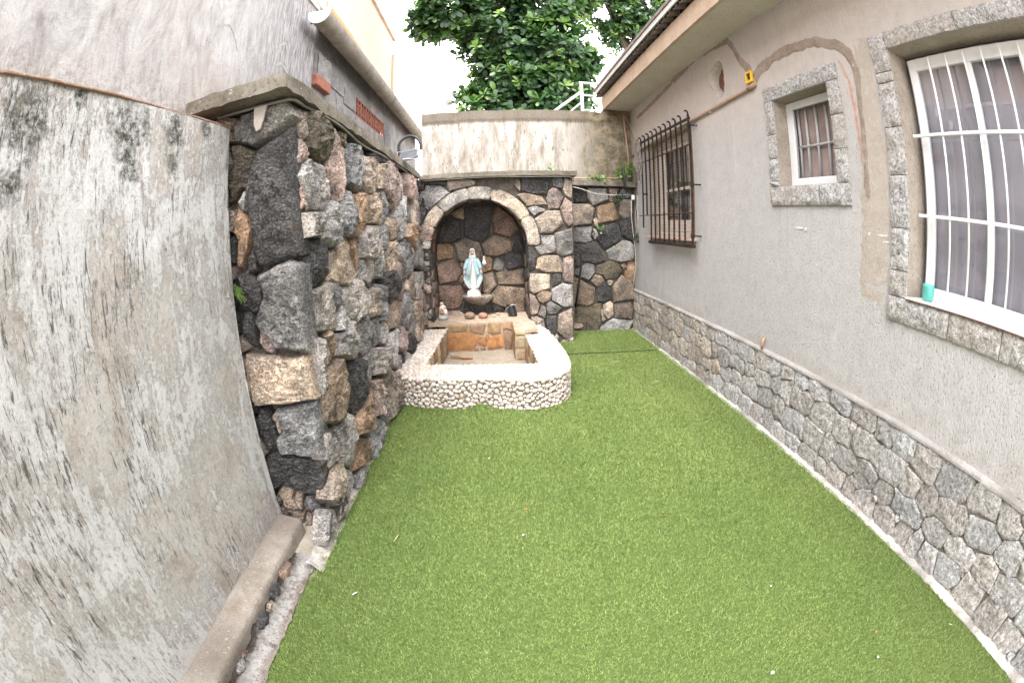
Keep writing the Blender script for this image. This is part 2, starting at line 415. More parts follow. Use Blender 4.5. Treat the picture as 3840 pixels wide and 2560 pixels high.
def m_brushed_pane(name, tint, rough=0.0, spec=0.5, opac=0.8):
    """window glass over whatever stands behind it: part mirror, part see-through"""
    n = NT(name)
    gl = n.t.nodes.new('ShaderNodeBsdfGlossy'); gl.inputs['Roughness'].default_value = rough
    gl.inputs['Color'].default_value = (0.9, 0.9, 0.92, 1)
    tr = n.t.nodes.new('ShaderNodeBsdfTransparent'); tr.inputs[0].default_value = (*tint, 1)
    fr = n.t.nodes.new('ShaderNodeFresnel'); fr.inputs[0].default_value = 1.5
    geo_ = n.t.nodes.new('ShaderNodeNewGeometry')
    k = n.math('MULTIPLY', n.math('MULTIPLY', fr.outputs[0], 2.7, True), n.math('SUBTRACT', 1.0, geo_.outputs['Backfacing']))
    mx = n.t.nodes.new('ShaderNodeMixShader'); n.L(k, mx.inputs[0])
    n.L(tr.outputs[0], mx.inputs[1]); n.L(gl.outputs[0], mx.inputs[2]); n.L(mx.outputs[0], n.out.inputs[0])
    return n.m

def m_foot():
    n = NT('footing_mortar'); med = n.noise(16, 7, 0.8, dist=0.4); fine = n.noise(70, 5, 0.8); xyz = n.sep()
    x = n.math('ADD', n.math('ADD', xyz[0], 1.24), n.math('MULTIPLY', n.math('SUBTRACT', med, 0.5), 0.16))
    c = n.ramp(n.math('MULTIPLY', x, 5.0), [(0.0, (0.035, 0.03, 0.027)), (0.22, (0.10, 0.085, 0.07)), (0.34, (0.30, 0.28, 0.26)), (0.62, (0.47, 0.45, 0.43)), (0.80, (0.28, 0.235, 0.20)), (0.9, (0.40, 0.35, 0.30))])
    c = n.mix(n.ramp(n.noise(9, 6, 0.8), [(0.54, 0), (0.60, 0.85)]), c, (0.16, 0.13, 0.11))
    c = n.mix(n.ramp(fine, [(0.36, 0.8), (0.46, 0)]), c, (0.10, 0.085, 0.075))
    nb = n.bump(med, 1.0, 0.03); nb = n.bump(fine, 0.8, 0.008, nb)
    return n.fin(c, 0.95, nb, 0.1)
FOOT = m_foot()
ROCK, GRAN, BASE = m_rock(), m_granite(), m_basestone()
NEAR, UPPER, BACK, HOUSE = m_nearwall(), m_upperwall(), m_backwall(), m_housewall()
COPING = m_concrete('coping_concrete', (0.12, 0.10, 0.075), (0.27, 0.24, 0.20), dark=(0.045, 0.04, 0.03), sc=0.5, moss=0.6)
KERB = m_concrete('kerb_concrete', (0.24, 0.20, 0.16), (0.37, 0.33, 0.285), dark=(0.13, 0.105, 0.085), moss=0.5)
MORTAR = m_concrete('dark_joint_mortar', (0.07, 0.06, 0.05), (0.15, 0.13, 0.11), dark=(0.02, 0.018, 0.015))
RUBBLE = m_concrete('white_mortar_rubble', (0.30, 0.265, 0.225), (0.62, 0.60, 0.57), dark=(0.05, 0.045, 0.04), sc=1.4, moss=0.75)
LIGHTM = m_concrete('pale_mortar', (0.46, 0.41, 0.36), (0.58, 0.54, 0.49), dark=(0.25, 0.22, 0.19), moss=0.1)
WEATHM = m_concrete('plinth_fillet', (0.29, 0.27, 0.255), (0.41, 0.395, 0.38), dark=(0.14, 0.12, 0.10), moss=0.6)
SLAB = m_concrete('slab_concrete', (0.36, 0.31, 0.25), (0.48, 0.43, 0.36), dark=(0.2, 0.17, 0.13), moss=0.2)
POOLF = m_concrete('pool_floor_concrete', (0.24, 0.20, 0.15), (0.34, 0.29, 0.23), dark=(0.10, 0.08, 0.05), moss=0.3)
SHELF = m_concrete('shelf_concrete', (0.33, 0.22, 0.15), (0.50, 0.42, 0.34), dark=(0.12, 0.08, 0.05), moss=0.35)
SCAR = m_concrete('patch_mortar', (0.27, 0.21, 0.17), (0.37, 0.305, 0.255), dark=(0.11, 0.09, 0.07), moss=0.2)
SMOOTH = m_concrete('floated_mortar', (0.43, 0.375, 0.325), (0.465, 0.41, 0.36), dark=(0.33, 0.28, 0.24), moss=0.08)
GREYW = m_concrete('grey_block_render', (0.13, 0.125, 0.125), (0.25, 0.235, 0.23), dark=(0.07, 0.068, 0.068), sc=0.6, moss=0.6)
PEB, FLAG, TURF = m_pebble(), m_flag(), m_turf()
PEACH = plain('peach_render', (0.43, 0.365, 0.30), 0.9, 0.1, var=0.06, sc=3)
PEACHF = m_concrete('peach_fascia', (0.44, 0.32, 0.235), (0.52, 0.41, 0.32), dark=(0.36, 0.25, 0.17), moss=0.12)
SOFFIT = m_concrete('painted_soffit', (0.50, 0.465, 0.395), (0.57, 0.54, 0.475), dark=(0.36, 0.31, 0.22), sc=0.5, moss=0.12)
REVEAL = m_concrete('reveal_mortar', (0.30, 0.255, 0.21), (0.40, 0.35, 0.30), dark=(0.17, 0.14, 0.11), sc=0.5, moss=0.3)
ORANGE = plain('orange_paint', (0.55, 0.20, 0.07), 0.7)
TILE = m_concrete('weathered_tile', (0.26, 0.15, 0.10), (0.40, 0.30, 0.24), dark=(0.08, 0.06, 0.045), moss=0.5)
TERRA = plain('terracotta', (0.25, 0.105, 0.075), 0.85, 0.1, bump=0.4, var=0.25)
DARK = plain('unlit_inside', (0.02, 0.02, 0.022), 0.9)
WHITE = plain('white_paint', (0.78, 0.78, 0.79), 0.35, 0.5, var=0.03)
GUTTER = m_concrete('gutter_cement', (0.18, 0.16, 0.135), (0.27, 0.245, 0.21), dark=(0.2, 0.18, 0.15), sc=0.8, moss=0.25)
IRON = m_concrete('rusty_iron', (0.022, 0.018, 0.017), (0.055, 0.036, 0.03), dark=(0.012, 0.011, 0.011), moss=0.2)
IRON.node_tree.nodes['Principled BSDF'].inputs['Roughness'].default_value = 0.55
WOOD = plain('brown_wood', (0.30, 0.145, 0.07), 0.7, var=0.3, sc=12)
PVC = plain('tan_pvc', (0.38, 0.25, 0.17), 0.5, var=0.15)
BLACKP = plain('black_plastic', (0.02, 0.02, 0.022), 0.45, 0.5)
GREYP = plain('grey_enamel', (0.19, 0.20, 0.22), 0.45, 0.4)
CABLE = plain('pale_cable', (0.48, 0.46, 0.42), 0.6)
GCABLE = plain('grey_cable', (0.16, 0.155, 0.14), 0.7)
ROOFC = m_concrete('fibre_cement', (0.15, 0.12, 0.115), (0.26, 0.22, 0.21), dark=(0.1, 0.09, 0.09), moss=0.4)
CURT = plain('grey_curtain', (0.36, 0.345, 0.36), 0.95, 0.05, var=0.1, sc=3)
BARK = m_concrete('bark', (0.09, 0.07, 0.055), (0.17, 0.14, 0.11), dark=(0.03, 0.025, 0.02))
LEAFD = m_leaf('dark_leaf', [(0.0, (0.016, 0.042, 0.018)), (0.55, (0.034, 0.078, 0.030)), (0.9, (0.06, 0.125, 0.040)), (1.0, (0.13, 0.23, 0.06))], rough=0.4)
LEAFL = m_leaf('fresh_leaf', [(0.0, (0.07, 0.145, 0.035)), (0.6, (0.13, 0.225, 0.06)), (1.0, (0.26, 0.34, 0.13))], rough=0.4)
TURQ = plain('turquoise_plastic', (0.08, 0.36, 0.31), 0.35, 0.5, var=0.05)
YELL = plain('yellow_plastic', (0.80, 0.50, 0.03), 0.4, 0.4, var=0.05)
PLAST_W = plain('white_plaster_cast', (0.66, 0.62, 0.56), 0.5, 0.3, var=0.1, sc=40)
BLUE = plain('pale_blue_glaze', (0.26, 0.36, 0.39), 0.5, 0.3, var=0.22, sc=18)
BLUEL = plain('lighter_blue_glaze', (0.42, 0.51, 0.53), 0.5, 0.3, var=0.12, sc=18)
SKIN = plain('painted_skin', (0.55, 0.40, 0.32), 0.5, var=0.08)
HAIR = plain('painted_hair', (0.10, 0.07, 0.06), 0.6)
BROWNP = plain('painted_robe', (0.30, 0.18, 0.12), 0.6, var=0.3, sc=50)
WIRE = plain('silver_wire', (0.55, 0.55, 0.56), 0.35, 0.5, metal=0.7)
GLASS = m_brushed_pane('window_glass', (0.95, 0.95, 0.97))
FROST = plain('bulb_diffuser', (0.50, 0.48, 0.50), 0.4)

PAL = {'D': (0.058, 0.056, 0.058), 'K': (0.24, 0.236, 0.234), 'G': (0.31, 0.303, 0.302), 'L': (0.50, 0.482, 0.468), 'W': (0.58, 0.57, 0.56),
       'T': (0.44, 0.36, 0.295), 'Y': (0.54, 0.44, 0.35), 'P': (0.50, 0.39, 0.35), 'O': (0.43, 0.285, 0.18), 'M': (0.16, 0.135, 0.09),
       'B': (0.34, 0.26, 0.195), 'R': (0.33, 0.225, 0.175)}
# ---------------------------------------------------------------- helpers: masonry
def angular(pol, tol, K, r):
    """straighten an outline into a few hewn edges, then cut it again into K points"""
    n = len(pol); i0 = max(range(n), key=lambda k: math.hypot(*pol[k])); P_ = pol[i0:] + pol[:i0] + [pol[i0]]
    def dp(a, b):
        best, bi = 0, None
        ax, ay = P_[a]; bx, by = P_[b]; L = math.hypot(bx - ax, by - ay)
        for k in range(a + 1, b):
            px_, py_ = P_[k]
            d = abs((bx - ax) * (ay - py_) - (ax - px_) * (by - ay)) / L if L > 1e-6 else math.hypot(px_ - ax, py_ - ay)
            if d > best: best, bi = d, k
        if best > tol: return dp(a, bi)[:-1] + dp(bi, b)
        return [a, b]
    idx = dp(0, n)
    if len(idx) < 5: return pol
    C_ = [P_[k] for k in idx]; L = [math.dist(a, b) for a, b in zip(C_[:-1], C_[1:])]; cum_ = [0]
    for l in L: cum_.append(cum_[-1] + l)
    out = []
    for k in range(K):
        s = cum_[-1] * k / K; j = max(q for q in range(len(L)) if cum_[q] <= s + 1e-9); t = (s - cum_[j]) / max(L[j], 1e-6)
        x, y = C_[j][0] * (1 - t) + C_[j + 1][0] * t, C_[j][1] * (1 - t) + C_[j + 1][1] * t
        w_ = 1 + r.uniform(-0.018, 0.018); out.append((x * w_, y * w_))
    # snap the points nearest to the corners onto them
    for c_ in C_[:-1]:
        k = min(range(K), key=lambda q: math.dist(out[q], c_)); out[k] = c_
    return out
def cells(seeds, dom, gap=0.012, ang=0.22, p=2.6, K=26, fill=None, fillsize=0.05, warp=0.02, maxd=1.5, seed=1):
    """Split a wall face into stones. seeds: (u, v, half width, half height, colour). Returns [(u, v, [(du, dv)..], key, a, b)]."""
    r = np.random.default_rng(seed)
    sd = [list(s) for s in seeds]
    ph = r.uniform(0, 6.28, 6)
    def W(u, v):
        return (u + warp * np.sin(v * 17 + ph[0]) * np.cos(u * 9 + ph[1]) + warp * 0.5 * np.sin(v * 43 + u * 31 + ph[2]),
                v + warp * np.sin(u * 15 + ph[3]) * np.cos(v * 11 + ph[4]) + warp * 0.5 * np.sin(u * 47 - v * 29 + ph[5]))
    def dist(u, v, A):
        du = np.abs(u[..., None] - A[:, 0]) / A[:, 2]; dv = np.abs(v[..., None] - A[:, 1]) / A[:, 3]
        return (du ** p + dv ** p) ** (1 / p)
    if fill:
        (u0, u1), (v0, v1), keys = fill
        for _ in range(700):
            u, v = r.uniform(u0, u1), r.uniform(v0, v1)
            if not dom(np.array([u]), np.array([v]))[0]: continue
            A = np.array([s[:4] for s in sd]); d = dist(np.array([u]), np.array([v]), A)[0].min()
            if d > 1.55:
                k = fillsize * r.uniform(0.8, 1.5)
                sd.append([u, v, k * r.uniform(0.8, 1.3), k * r.uniform(0.8, 1.2), keys[r.integers(len(keys))]])
    A = np.array([s[:4] for s in sd])
    out = []
    for i, s in enumerate(sd):
        u0, v0, a, b, key = s
        R = 1.7 * max(a, b)
        near = [j for j in range(len(sd)) if j != i and abs(A[j, 0] - u0) < R + 1.7 * A[j, 2] and abs(A[j, 1] - v0) < R + 1.7 * A[j, 3]]
        th = np.arange(K) * 2 * PI / K + r.uniform(-0.06, 0.06, K)
        st = np.linspace(0.02, 1, 70)
        rr = st[None, :] * R
        U = u0 + rr * np.cos(th)[:, None]; V = v0 + rr * np.sin(th)[:, None]
        wu, wv = W(U, V)
        own = dist(wu, wv, A[i:i + 1])[..., 0]
        ok = (own < maxd) & dom(U, V)
        if near: ok &= own < dist(wu, wv, A[near]).min(-1)
        first = np.argmin(ok, 1); first[ok.all(1)] = len(st) - 1
        rad = st[np.maximum(first - 1, 0)] * R
        rad = np.maximum(rad - gap, min(a, b) * 0.15)
        rad = rad * (1 + r.uniform(-0.025, 0.025, K))
        if rad.mean() < 0.018: continue
        pol = [(rad[k] * math.cos(th[k]), rad[k] * math.sin(th[k])) for k in range(K)]
        pol = angular(pol, ang * rad.mean(), K, r)
        # recentre on the cell's own middle
        cu, cv = np.mean([q[0] for q in pol]), np.mean([q[1] for q in pol])
        if 0.001 < math.hypot(cu, cv) < 0.25 * min(rad.max(), 1): pass
        else: cu = cv = 0.0
        out.append((u0 + cu, v0 + cv, [(q[0] - cu, q[1] - cv) for q in pol], key, a, b))
    return out
def rock(name, frame, cell, depth, back, mat, parent, color, seed, rings=6, rough=1.0, edge=0.45, flip=False):
    u0, v0, pol, key, a, b = cell
    r = random.Random(seed)
    K = len(pol)
    R = max(math.hypot(*q) for q in pol)
    planes = []
    for _ in range(r.randint(4, 7)):
        an = r.uniform(0, 2 * PI); t = r.uniform(0.15, 0.85)
        planes.append((r.uniform(0.92, 1.3), math.cos(an) * t, math.sin(an) * t))
    planes.append((0.95, r.uniform(-.12, .12), r.uniform(-.12, .12)))
    v, f = [], []
    off = r.uniform(0, 100)
    def H(du, dv, fr):
        h = min(c + p * du / R + q * dv / R for c, p, q in planes)
        h += rough * 0.25 * mn.fractal(Vector((du * 9 + off, dv * 9, off)), 0.75, 2.1, 5)
        h += rough * 0.16 * mn.fractal(Vector((du * 30 + off, dv * 30, off)), 0.6, 2.1, 3)
        return max(h, 0.12)
    fr = [0.0] + [1 - (1 - (k + 1) / rings) ** 1.35 for k in range(rings)]
    v.append(frame(u0, v0, depth * H(0, 0, 0)))
    for j in range(1, rings + 1):
        for k in range(K):
            jit = 0.0 if j == rings else 0.16 / rings
            s = fr[j] + r.uniform(-jit, jit)
            du, dv = pol[k][0] * s, pol[k][1] * s
            h = H(du, dv, s)
            e = 1.0 - (1 - edge) * max(0, (s - 0.90) / 0.10) ** 1.4
            v.append(frame(u0 + du, v0 + dv, depth * h * e))
    for k in range(K):
        v.append(frame(u0 + pol[k][0] * 0.99, v0 + pol[k][1] * 0.99, -back))
    for k in range(K):
        k2 = (k + 1) % K
        f.append((0, 1 + k, 1 + k2))
        for j in range(rings):
            A_, B_ = 1 + j * K, 1 + (j + 1) * K
            f.append((A_ + k, B_ + k, B_ + k2, A_ + k2))
    if flip: f = [q[::-1] for q in f]
    tv_ = r.uniform(0.8, 1.2); tw_ = r.uniform(-0.04, 0.04)
    c = (color[0] * tv_ * (1 + tw_), color[1] * tv_, color[2] * tv_ * (1 - tw_)) if color else None
    return mk(name, v, f, mat, parent, sharp=27, color=c)

# ================================================================ SETTING
g = MB(); g.add(*grid(lambda x, y: (x, y, -0.16), [-200, -50, -5, 5, 50, 200], [-200, -50, -5, 12, 50, 200]))
structure(g.build('ground', SLAB))
# concrete slab under the turf, left open where the basin is sunk
sl = MB()
for x0, x1, y0, y1 in ((-1.75, 2.9, -3, 4.3), (-1.75, -0.86, 4.3, 8), (0.6, 2.9, 4.3, 8), (-0.86, 0.6, 6.45, 8)):
    sl.box(x0, x1, y0, y1, -0.15, -0.006)
structure(sl.build('courtyard_slab', SLAB))

def turf_left(y): return interp(y, [(-3, -1.08), (0.8, -1.085), (1.85, -1.06), (2.2, -1.03), (3.2, -1.07), (4.1, -0.99), (4.6, -0.98)])
def turf_right(y): return 2.335 + 0.0105 * y
FRONT_LINE = [(-1.05, 4.25), (-0.99, 4.24), (-0.70, 4.11), (-0.35, 4.05), (-0.13, 4.06), (0.08, 4.03), (0.33, 3.945), (0.60, 4.05), (0.735, 4.20), (0.80, 4.45), (0.81, 4.9), (0.79, 5.5), (0.74, 6.1), (0.66, 6.40)]
def front_y(x): return interp(x, [p for p in FRONT_LINE[:9]])
def turf_ok(x, y):
    if x < turf_left(y) or x > turf_right(y): return False
    if y > 7.17: return False
    if y > 3.9 and x < 0.86:
        if x < 0.735: return y < front_y(x) + 0.01
        if y < 6.5: return x > np.interp(y, [4.2, 4.45, 4.9, 5.5, 6.1, 6.5], [0.735, 0.80, 0.81, 0.79, 0.74, 0.66])
    if y > 6.46 and x < 1.235: return False
    return True
def turf_lift(x, y):   # the sheet rides up where it was cut against the basin
    return 0.055 * math.exp(-((x + 0.14) / 0.10) ** 2 - ((y - 4.05) / 0.10) ** 2)
def turf(name, y0, y1, n, seed, zoff, label):
    r = np.random.default_rng(seed)
    # density falls with distance, blades get a little larger
    ys = r.uniform(0, 1, n * 2) ** (1.55 if y0 < 3 else 1.0) * (y1 - y0) + y0
    xs = r.uniform(-1.09, 2.43, n * 2)
    keep = np.array([turf_ok(x, y) for x, y in zip(xs, ys)])
    xs, ys = xs[keep][:n], ys[keep][:n]; m = len(xs)
    big = np.clip(0.75 + 0.16 * (ys + 0.5), 0.8, 1.7)
    an = r.uniform(0, 2 * PI, m); wd = r.uniform(0.0014, 0.0026, m) * big; ht = r.uniform(0.008, 0.017, m) * np.sqrt(big)
    la = r.uniform(0, 2 * PI, m); ln = r.uniform(0.2, 1.1, m) * ht
    zz = np.array([turf_lift(x, y) if y > 3.7 else 0 for x, y in zip(xs, ys)]) + zoff
    P = np.zeros((m, 3, 3), np.float32)
    P[:, 0] = np.stack([xs - np.cos(an) * wd, ys - np.sin(an) * wd, zz], 1)
    P[:, 1] = np.stack([xs + np.cos(an) * wd, ys + np.sin(an) * wd, zz], 1)
    P[:, 2] = np.stack([xs + np.cos(la) * ln, ys + np.sin(la) * ln, zz + ht], 1)
    # backing sheet
    gx = np.linspace(-1.09, 2.43, 72); gy = np.arange(y0, y1 + 0.001, 0.05)
    bv, bf, ix = [], [], {}
    for j in range(len(gy) - 1):
        for i in range(len(gx) - 1):
            cx, cy = (gx[i] + gx[i + 1]) / 2, (gy[j] + gy[j + 1]) / 2
            if not turf_ok(cx, cy): continue
            q = []
            for a, b in ((i, j), (i + 1, j), (i + 1, j + 1), (i, j + 1)):
                if (a, b) not in ix:
                    ix[(a, b)] = len(bv)
                    bx = min(max(gx[a], turf_left(gy[b]) - 0.004), turf_right(gy[b]))
                    bv.append((bx, gy[b], zoff + 0.001 + turf_lift(gx[a], gy[b])))
                q.append(ix[(a, b)])
            bf.append(q)
    bv = np.array(bv, np.float32); bf = np.array(bf, np.int32)
    me = bpy.data.meshes.new(name)
    V = np.concatenate([P.reshape(-1, 3), bv]); me.vertices.add(len(V)); me.vertices.foreach_set('co', V.ravel())
    li = np.concatenate([np.arange(m * 3, dtype=np.int32), (bf + m * 3).ravel()])
    me.loops.add(len(li)); me.loops.foreach_set('vertex_index', li)
    npoly = m + len(bf); me.polygons.add(npoly)
    ls = np.concatenate([np.arange(m) * 3, m * 3 + np.arange(len(bf)) * 4]).astype(np.int32)
    me.polygons.foreach_set('loop_start', ls)
    me.materials.append(TURF); me.materials.append(TURFB)
    mi = np.zeros(npoly, np.int32); mi[m:] = 1; me.polygons.foreach_set('material_index', mi)
    me.update(calc_edges=True); me.validate()
    o = bpy.data.objects.new(name, me); reg(o, None)
    return tag(o, label, 'artificial turf', kind='stuff')
TURFB = plain('turf_backing', (0.075, 0.11, 0.032), 0.9, 0.1, var=0.3, sc=60)
turf('artificial_turf', -1.2, 5.785, 760000, 3, 0.0, 'large sheet of green artificial turf filling the courtyard floor')
structure(MB().box(-0.0 + 0.72, 2.39, 5.775, 5.84, -0.003, 0.0035).build('turf_seam_shade', plain('dark_seam_shade', (0.02, 0.03, 0.012), 0.9)))  # dark strip in the turf gap; the seam's shadow is put into its colour
turf('artificial_turf', 5.835, 7.17, 42000, 4, 0.006, 'narrow strip of artificial turf beyond the seam at the back corner')

# ================================================================ LEFT: rendered wall, kerb, upper wall
w = thing('rendered_wall', 'low near wall of flaking white and brown render with dark mould below its top', 'wall', (-1.5, 0, 0))
def fN(y, z): return (-1.40 + 0.010 * fbm(y, z, 3, 4, 1.8) + 0.05 * max(0, (0.25 - z)) ** 1.2, y, z)
ys = lin(-2.6, 2.085, 110); zs = lin(-0.05, 2.405, 60)
a = MB(); a.add(*grid(fN, ys, zs))
a.add([(-1.40, 2.085, -0.05), (-1.40, 2.085, 2.405), (-1.66, 2.085, 2.405), (-1.66, 2.085, -0.05)], [(0, 1, 2, 3)])
a.build('plaster', NEAR, w, smooth=True)
c = MB(); y = -2.6; k = 0
while y < 2.08:
    L = min(0.24, 2.09 - y)
    dz = random.uniform(-0.003, 0.003); dx = random.uniform(-0.004, 0.004)
    t = MB().box(-1.70, -1.392 + dx, y + 0.001, y + L - 0.001, 2.407 + dz, 2.417 + dz, 0.002); t.build('coping_tile', TILE, w)
    y += L
kb = MB()
def fK(t, y):
    prof = [(-1.42, 0.128), (-1.40, 0.125), (-1.33, 0.112), (-1.262, 0.10), (-1.248, 0.088), (-1.242, -0.02)]
    i = t * (len(prof) - 1); j = min(int(i), len(prof) - 2); u = i - j
    x = prof[j][0] * (1 - u) + prof[j + 1][0] * u; z = prof[j][1] * (1 - u) + prof[j + 1][1] * u
    return (x + 0.004 * fbm(x, y, 1, 5, 9), y, z + 0.004 * fbm(x, y, 8, 5, 12))
kb.add(*grid(fK, lin(0, 1, 16), lin(-2.6, 2.06, 150)))
kb.add([fK(i / 15, 2.06) for i in range(16)] + [(-1.42, 2.06, -0.02)], [tuple(range(17))])
tag(kb.build('concrete_kerb', KERB, None, smooth=True), 'long pale concrete kerb sloping out from the foot of the flaking near wall', 'kerb')
# footing rubble between kerb and turf
ft = thing('rubble_footing', 'rough white mortar and broken stone strip between kerb and turf', 'footing', (-1.1, 0, 0))
def fF(x, y):
    s = (x + 1.24) / 0.20
    z = 0.045 * math.sin(PI * min(1, s + 0.08)) ** 0.8 * (1 - 0.5 * s) + 0.003 if s < 0.92 else 0.003
    z += (0.022 * fbm(x, y, 5, 5, 9) + 0.02 * fbm(x, y, 2, 4, 24)) * min(1, max(0, 1.15 - s))
    return (x + 0.012 * fbm(x, y, 9, 3, 12), y, z)
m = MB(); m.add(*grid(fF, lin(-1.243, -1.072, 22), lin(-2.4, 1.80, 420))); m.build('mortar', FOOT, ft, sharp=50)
for i, (y, s, k) in enumerate(((1.62, .05, 'R'), (1.45, .045, 'D'), (1.33, .03, 'T'), (1.22, .045, 'D'), (0.98, .02, 'O'), (0.90, .035, 'G'), (0.72, .05, 'D'), (0.60, .03, 'B'), (0.45, .05, 'G'), (0.2, .04, 'D'), (-0.1, .05, 'K'))):
    x = -1.205 + random.uniform(-.012, .02)
    mm = MB(); mm.ball((x, y, 0.045), (s * 0.62, s * 1.35, s * 0.75), 12, 8, lambda d: 1 + 0.28 * fbm(d[0], d[1], d[2] + i * 3, 3, 1.6))
    mm.build('stone', ROCK, ft, sharp=35, color=PAL[k])
def fM(x, y):
    s = (x + 1.08) / 0.085
    return (x - 0.02 + 0.012 * fbm(x, y, 4, 3, 9), y, max(0.002, 0.05 * (1 - s) + 0.028 * fbm(x, y, 15, 5, 12)))
m = MB(); m.add(*grid(fM, lin(-1.08, -0.985, 12), lin(1.7, 4.25, 260))); m.build('mortar', RUBBLE, ft, sharp=50)

uw = thing('upper_wall', 'tall weathered white rendered wall rising behind the low near wall', 'wall', (-1.75, 0, 2.4))
a = MB(); a.add(*grid(lambda y, z: (-1.65 + 0.010 * fbm(y, z, 7, 4, 1.3), y, z), lin(-3.5, 3.86, 140), lin(2.3, 4.13, 50)))
a.add([(-1.65, 3.86, 2.3), (-1.65, 3.86, 4.13), (-1.85, 3.87, 4.13), (-1.85, 3.87, 2.3)], [(0, 3, 2, 1)])
MB().box(-1.88, -1.63, -3.5, 3.85, 4.131, 4.19, 0.005).build('coping', LIGHTM, uw)
a.build('plaster', UPPER, uw, smooth=True)

# ================================================================ LEFT STONE WALL
FRONT = [(-1.49,2.5,0.083,0.069,'T'),(-1.24,2.44,0.152,0.124,'G'),(-1.35,2.16,0.072,0.157,'M'),(-1.13,1.94,0.176,0.327,'D'),(-1.33,1.98,0.033,0.084,'L'),(-1.36,1.81,0.047,0.161,'O'),(-1.33,1.48,0.066,0.105,'D'),(-1.28,1.66,0.04,0.071,'D'),(-1.11,1.38,0.128,0.244,'K'),(-1.37,1.27,0.046,0.094,'D'),(-1.25,1.2,0.036,0.084,'P'),(-1.22,0.97,0.173,0.184,'Y'),(-1.38,0.66,0.062,0.139,'D'),(-1.16,0.69,0.157,0.167,'G'),(-1.27,0.38,0.171,0.126,'D'),(-1.35,0.21,0.065,0.089,'Y'),(-1.26,0.21,0.035,0.074,'T'),(-1.29,0.71,0.026,0.077,'P')]
SIDE = [(2.13,2.29,0.123,0.158,'P'),(2.31,2.41,0.05,0.081,'T'),(2.29,2.22,0.039,0.079,'P'),(2.55,2.34,0.21,0.157,'M'),(2.48,2.04,0.241,0.143,'L'),(2.27,1.96,0.038,0.053,'P'),(2.86,2.2,0.171,0.248,'P'),(3.25,2.22,0.212,0.171,'G'),(3.59,2.2,0.169,0.152,'T'),(4.02,2.28,0.288,0.131,'T'),(4.57,2.26,0.266,0.206,'P'),(4.95,2.24,0.217,0.143,'P'),(5.64,2.28,0.545,0.197,'P'),(2.42,1.82,0.179,0.083,'L'),(2.81,1.8,0.205,0.14,'L'),(3.07,1.89,0.143,0.128,'G'),(3.36,1.89,0.188,0.172,'O'),(3.72,1.96,0.18,0.155,'Y'),(4.1,1.99,0.27,0.169,'G'),(5.04,1.93,0.359,0.221,'L'),(5.47,2.02,0.281,0.138,'G'),(5.91,1.99,0.218,0.167,'T'),(4.56,1.77,0.265,0.1,'T'),(5.54,1.65,0.385,0.171,'O'),(3.65,1.68,0.327,0.142,'L'),(4.21,1.7,0.217,0.132,'G'),(4.46,1.55,0.349,0.109,'Y'),(5.35,1.47,0.581,0.203,'G'),(3.66,2.53,0.177,0.061,'D'),(4.03,2.48,0.264,0.06,'D'),(2.96,2.42,0.121,0.05,'M'),(2.39,1.57,0.208,0.137,'D'),(2.93,1.56,0.308,0.152,'Y'),(3.24,1.58,0.061,0.124,'O'),(3.36,1.46,0.1,0.083,'L'),(3.59,1.42,0.186,0.117,'L'),(3.96,1.48,0.268,0.096,'L'),(4.38,1.52,0.322,0.141,'Y'),(5.19,1.42,0.446,0.221,'G'),(2.46,1.31,0.269,0.154,'L'),(2.76,1.36,0.129,0.076,'G'),(3.17,1.25,0.312,0.148,'L'),(3.61,1.16,0.152,0.124,'T'),(3.9,1.12,0.167,0.135,'G'),(4.31,1.2,0.263,0.148,'D'),(4.83,1.22,0.274,0.198,'P'),(5.41,1.03,0.325,0.17,'T'),(6.07,1.02,0.355,0.174,'L'),(6.17,1.43,0.415,0.213,'G'),(2.8,1.18,0.116,0.076,'L'),(3.28,0.96,0.243,0.135,'G'),(3.65,0.93,0.149,0.125,'G'),(3.86,0.83,0.153,0.111,'L'),(4.37,0.93,0.381,0.148,'T'),(5.13,0.83,0.296,0.199,'G'),(5.79,0.71,0.328,0.105,'T'),(4.26,0.61,0.316,0.189,'W'),(5.38,0.55,0.246,0.138,'G'),(5.89,0.44,0.389,0.134,'T'),(4.78,0.56,0.23,0.147,'P'),(5.18,0.41,0.191,0.106,'D'),(2.84,1.02,0.233,0.114,'L'),(2.51,1.07,0.105,0.102,'B'),(2.24,1.05,0.218,0.161,'L'),(2.53,0.79,0.251,0.183,'B'),(2.94,0.67,0.244,0.186,'D'),(3.28,0.71,0.197,0.103,'G'),(3.67,0.65,0.262,0.124,'L'),(3.46,0.38,0.185,0.162,'P'),(3.97,0.24,0.276,0.213,'T'),(3.06,0.4,0.268,0.126,'O'),(3.69,0.2,0.105,0.095,'G'),(3.3,0.13,0.271,0.115,'G'),(2.79,0.21,0.183,0.111,'O'),(2.07,0.58,0.125,0.075,'Y'),(2.03,0.49,0.062,0.04,'Y'),(2.3,0.5,0.12,0.128,'L'),(2.58,0.41,0.192,0.145,'L'),(1.96,0.39,0.223,0.115,'D'),(2.28,0.21,0.161,0.136,'Y'),(2.01,0.11,0.121,0.057,'L'),(1.8,0.18,0.13,0.068,'B'),(1.71,0.34,0.038,0.015,'Y'),(2.45,0.16,0.085,0.092,'L'),(1.71,0.27,0.038,0.03,'G')]
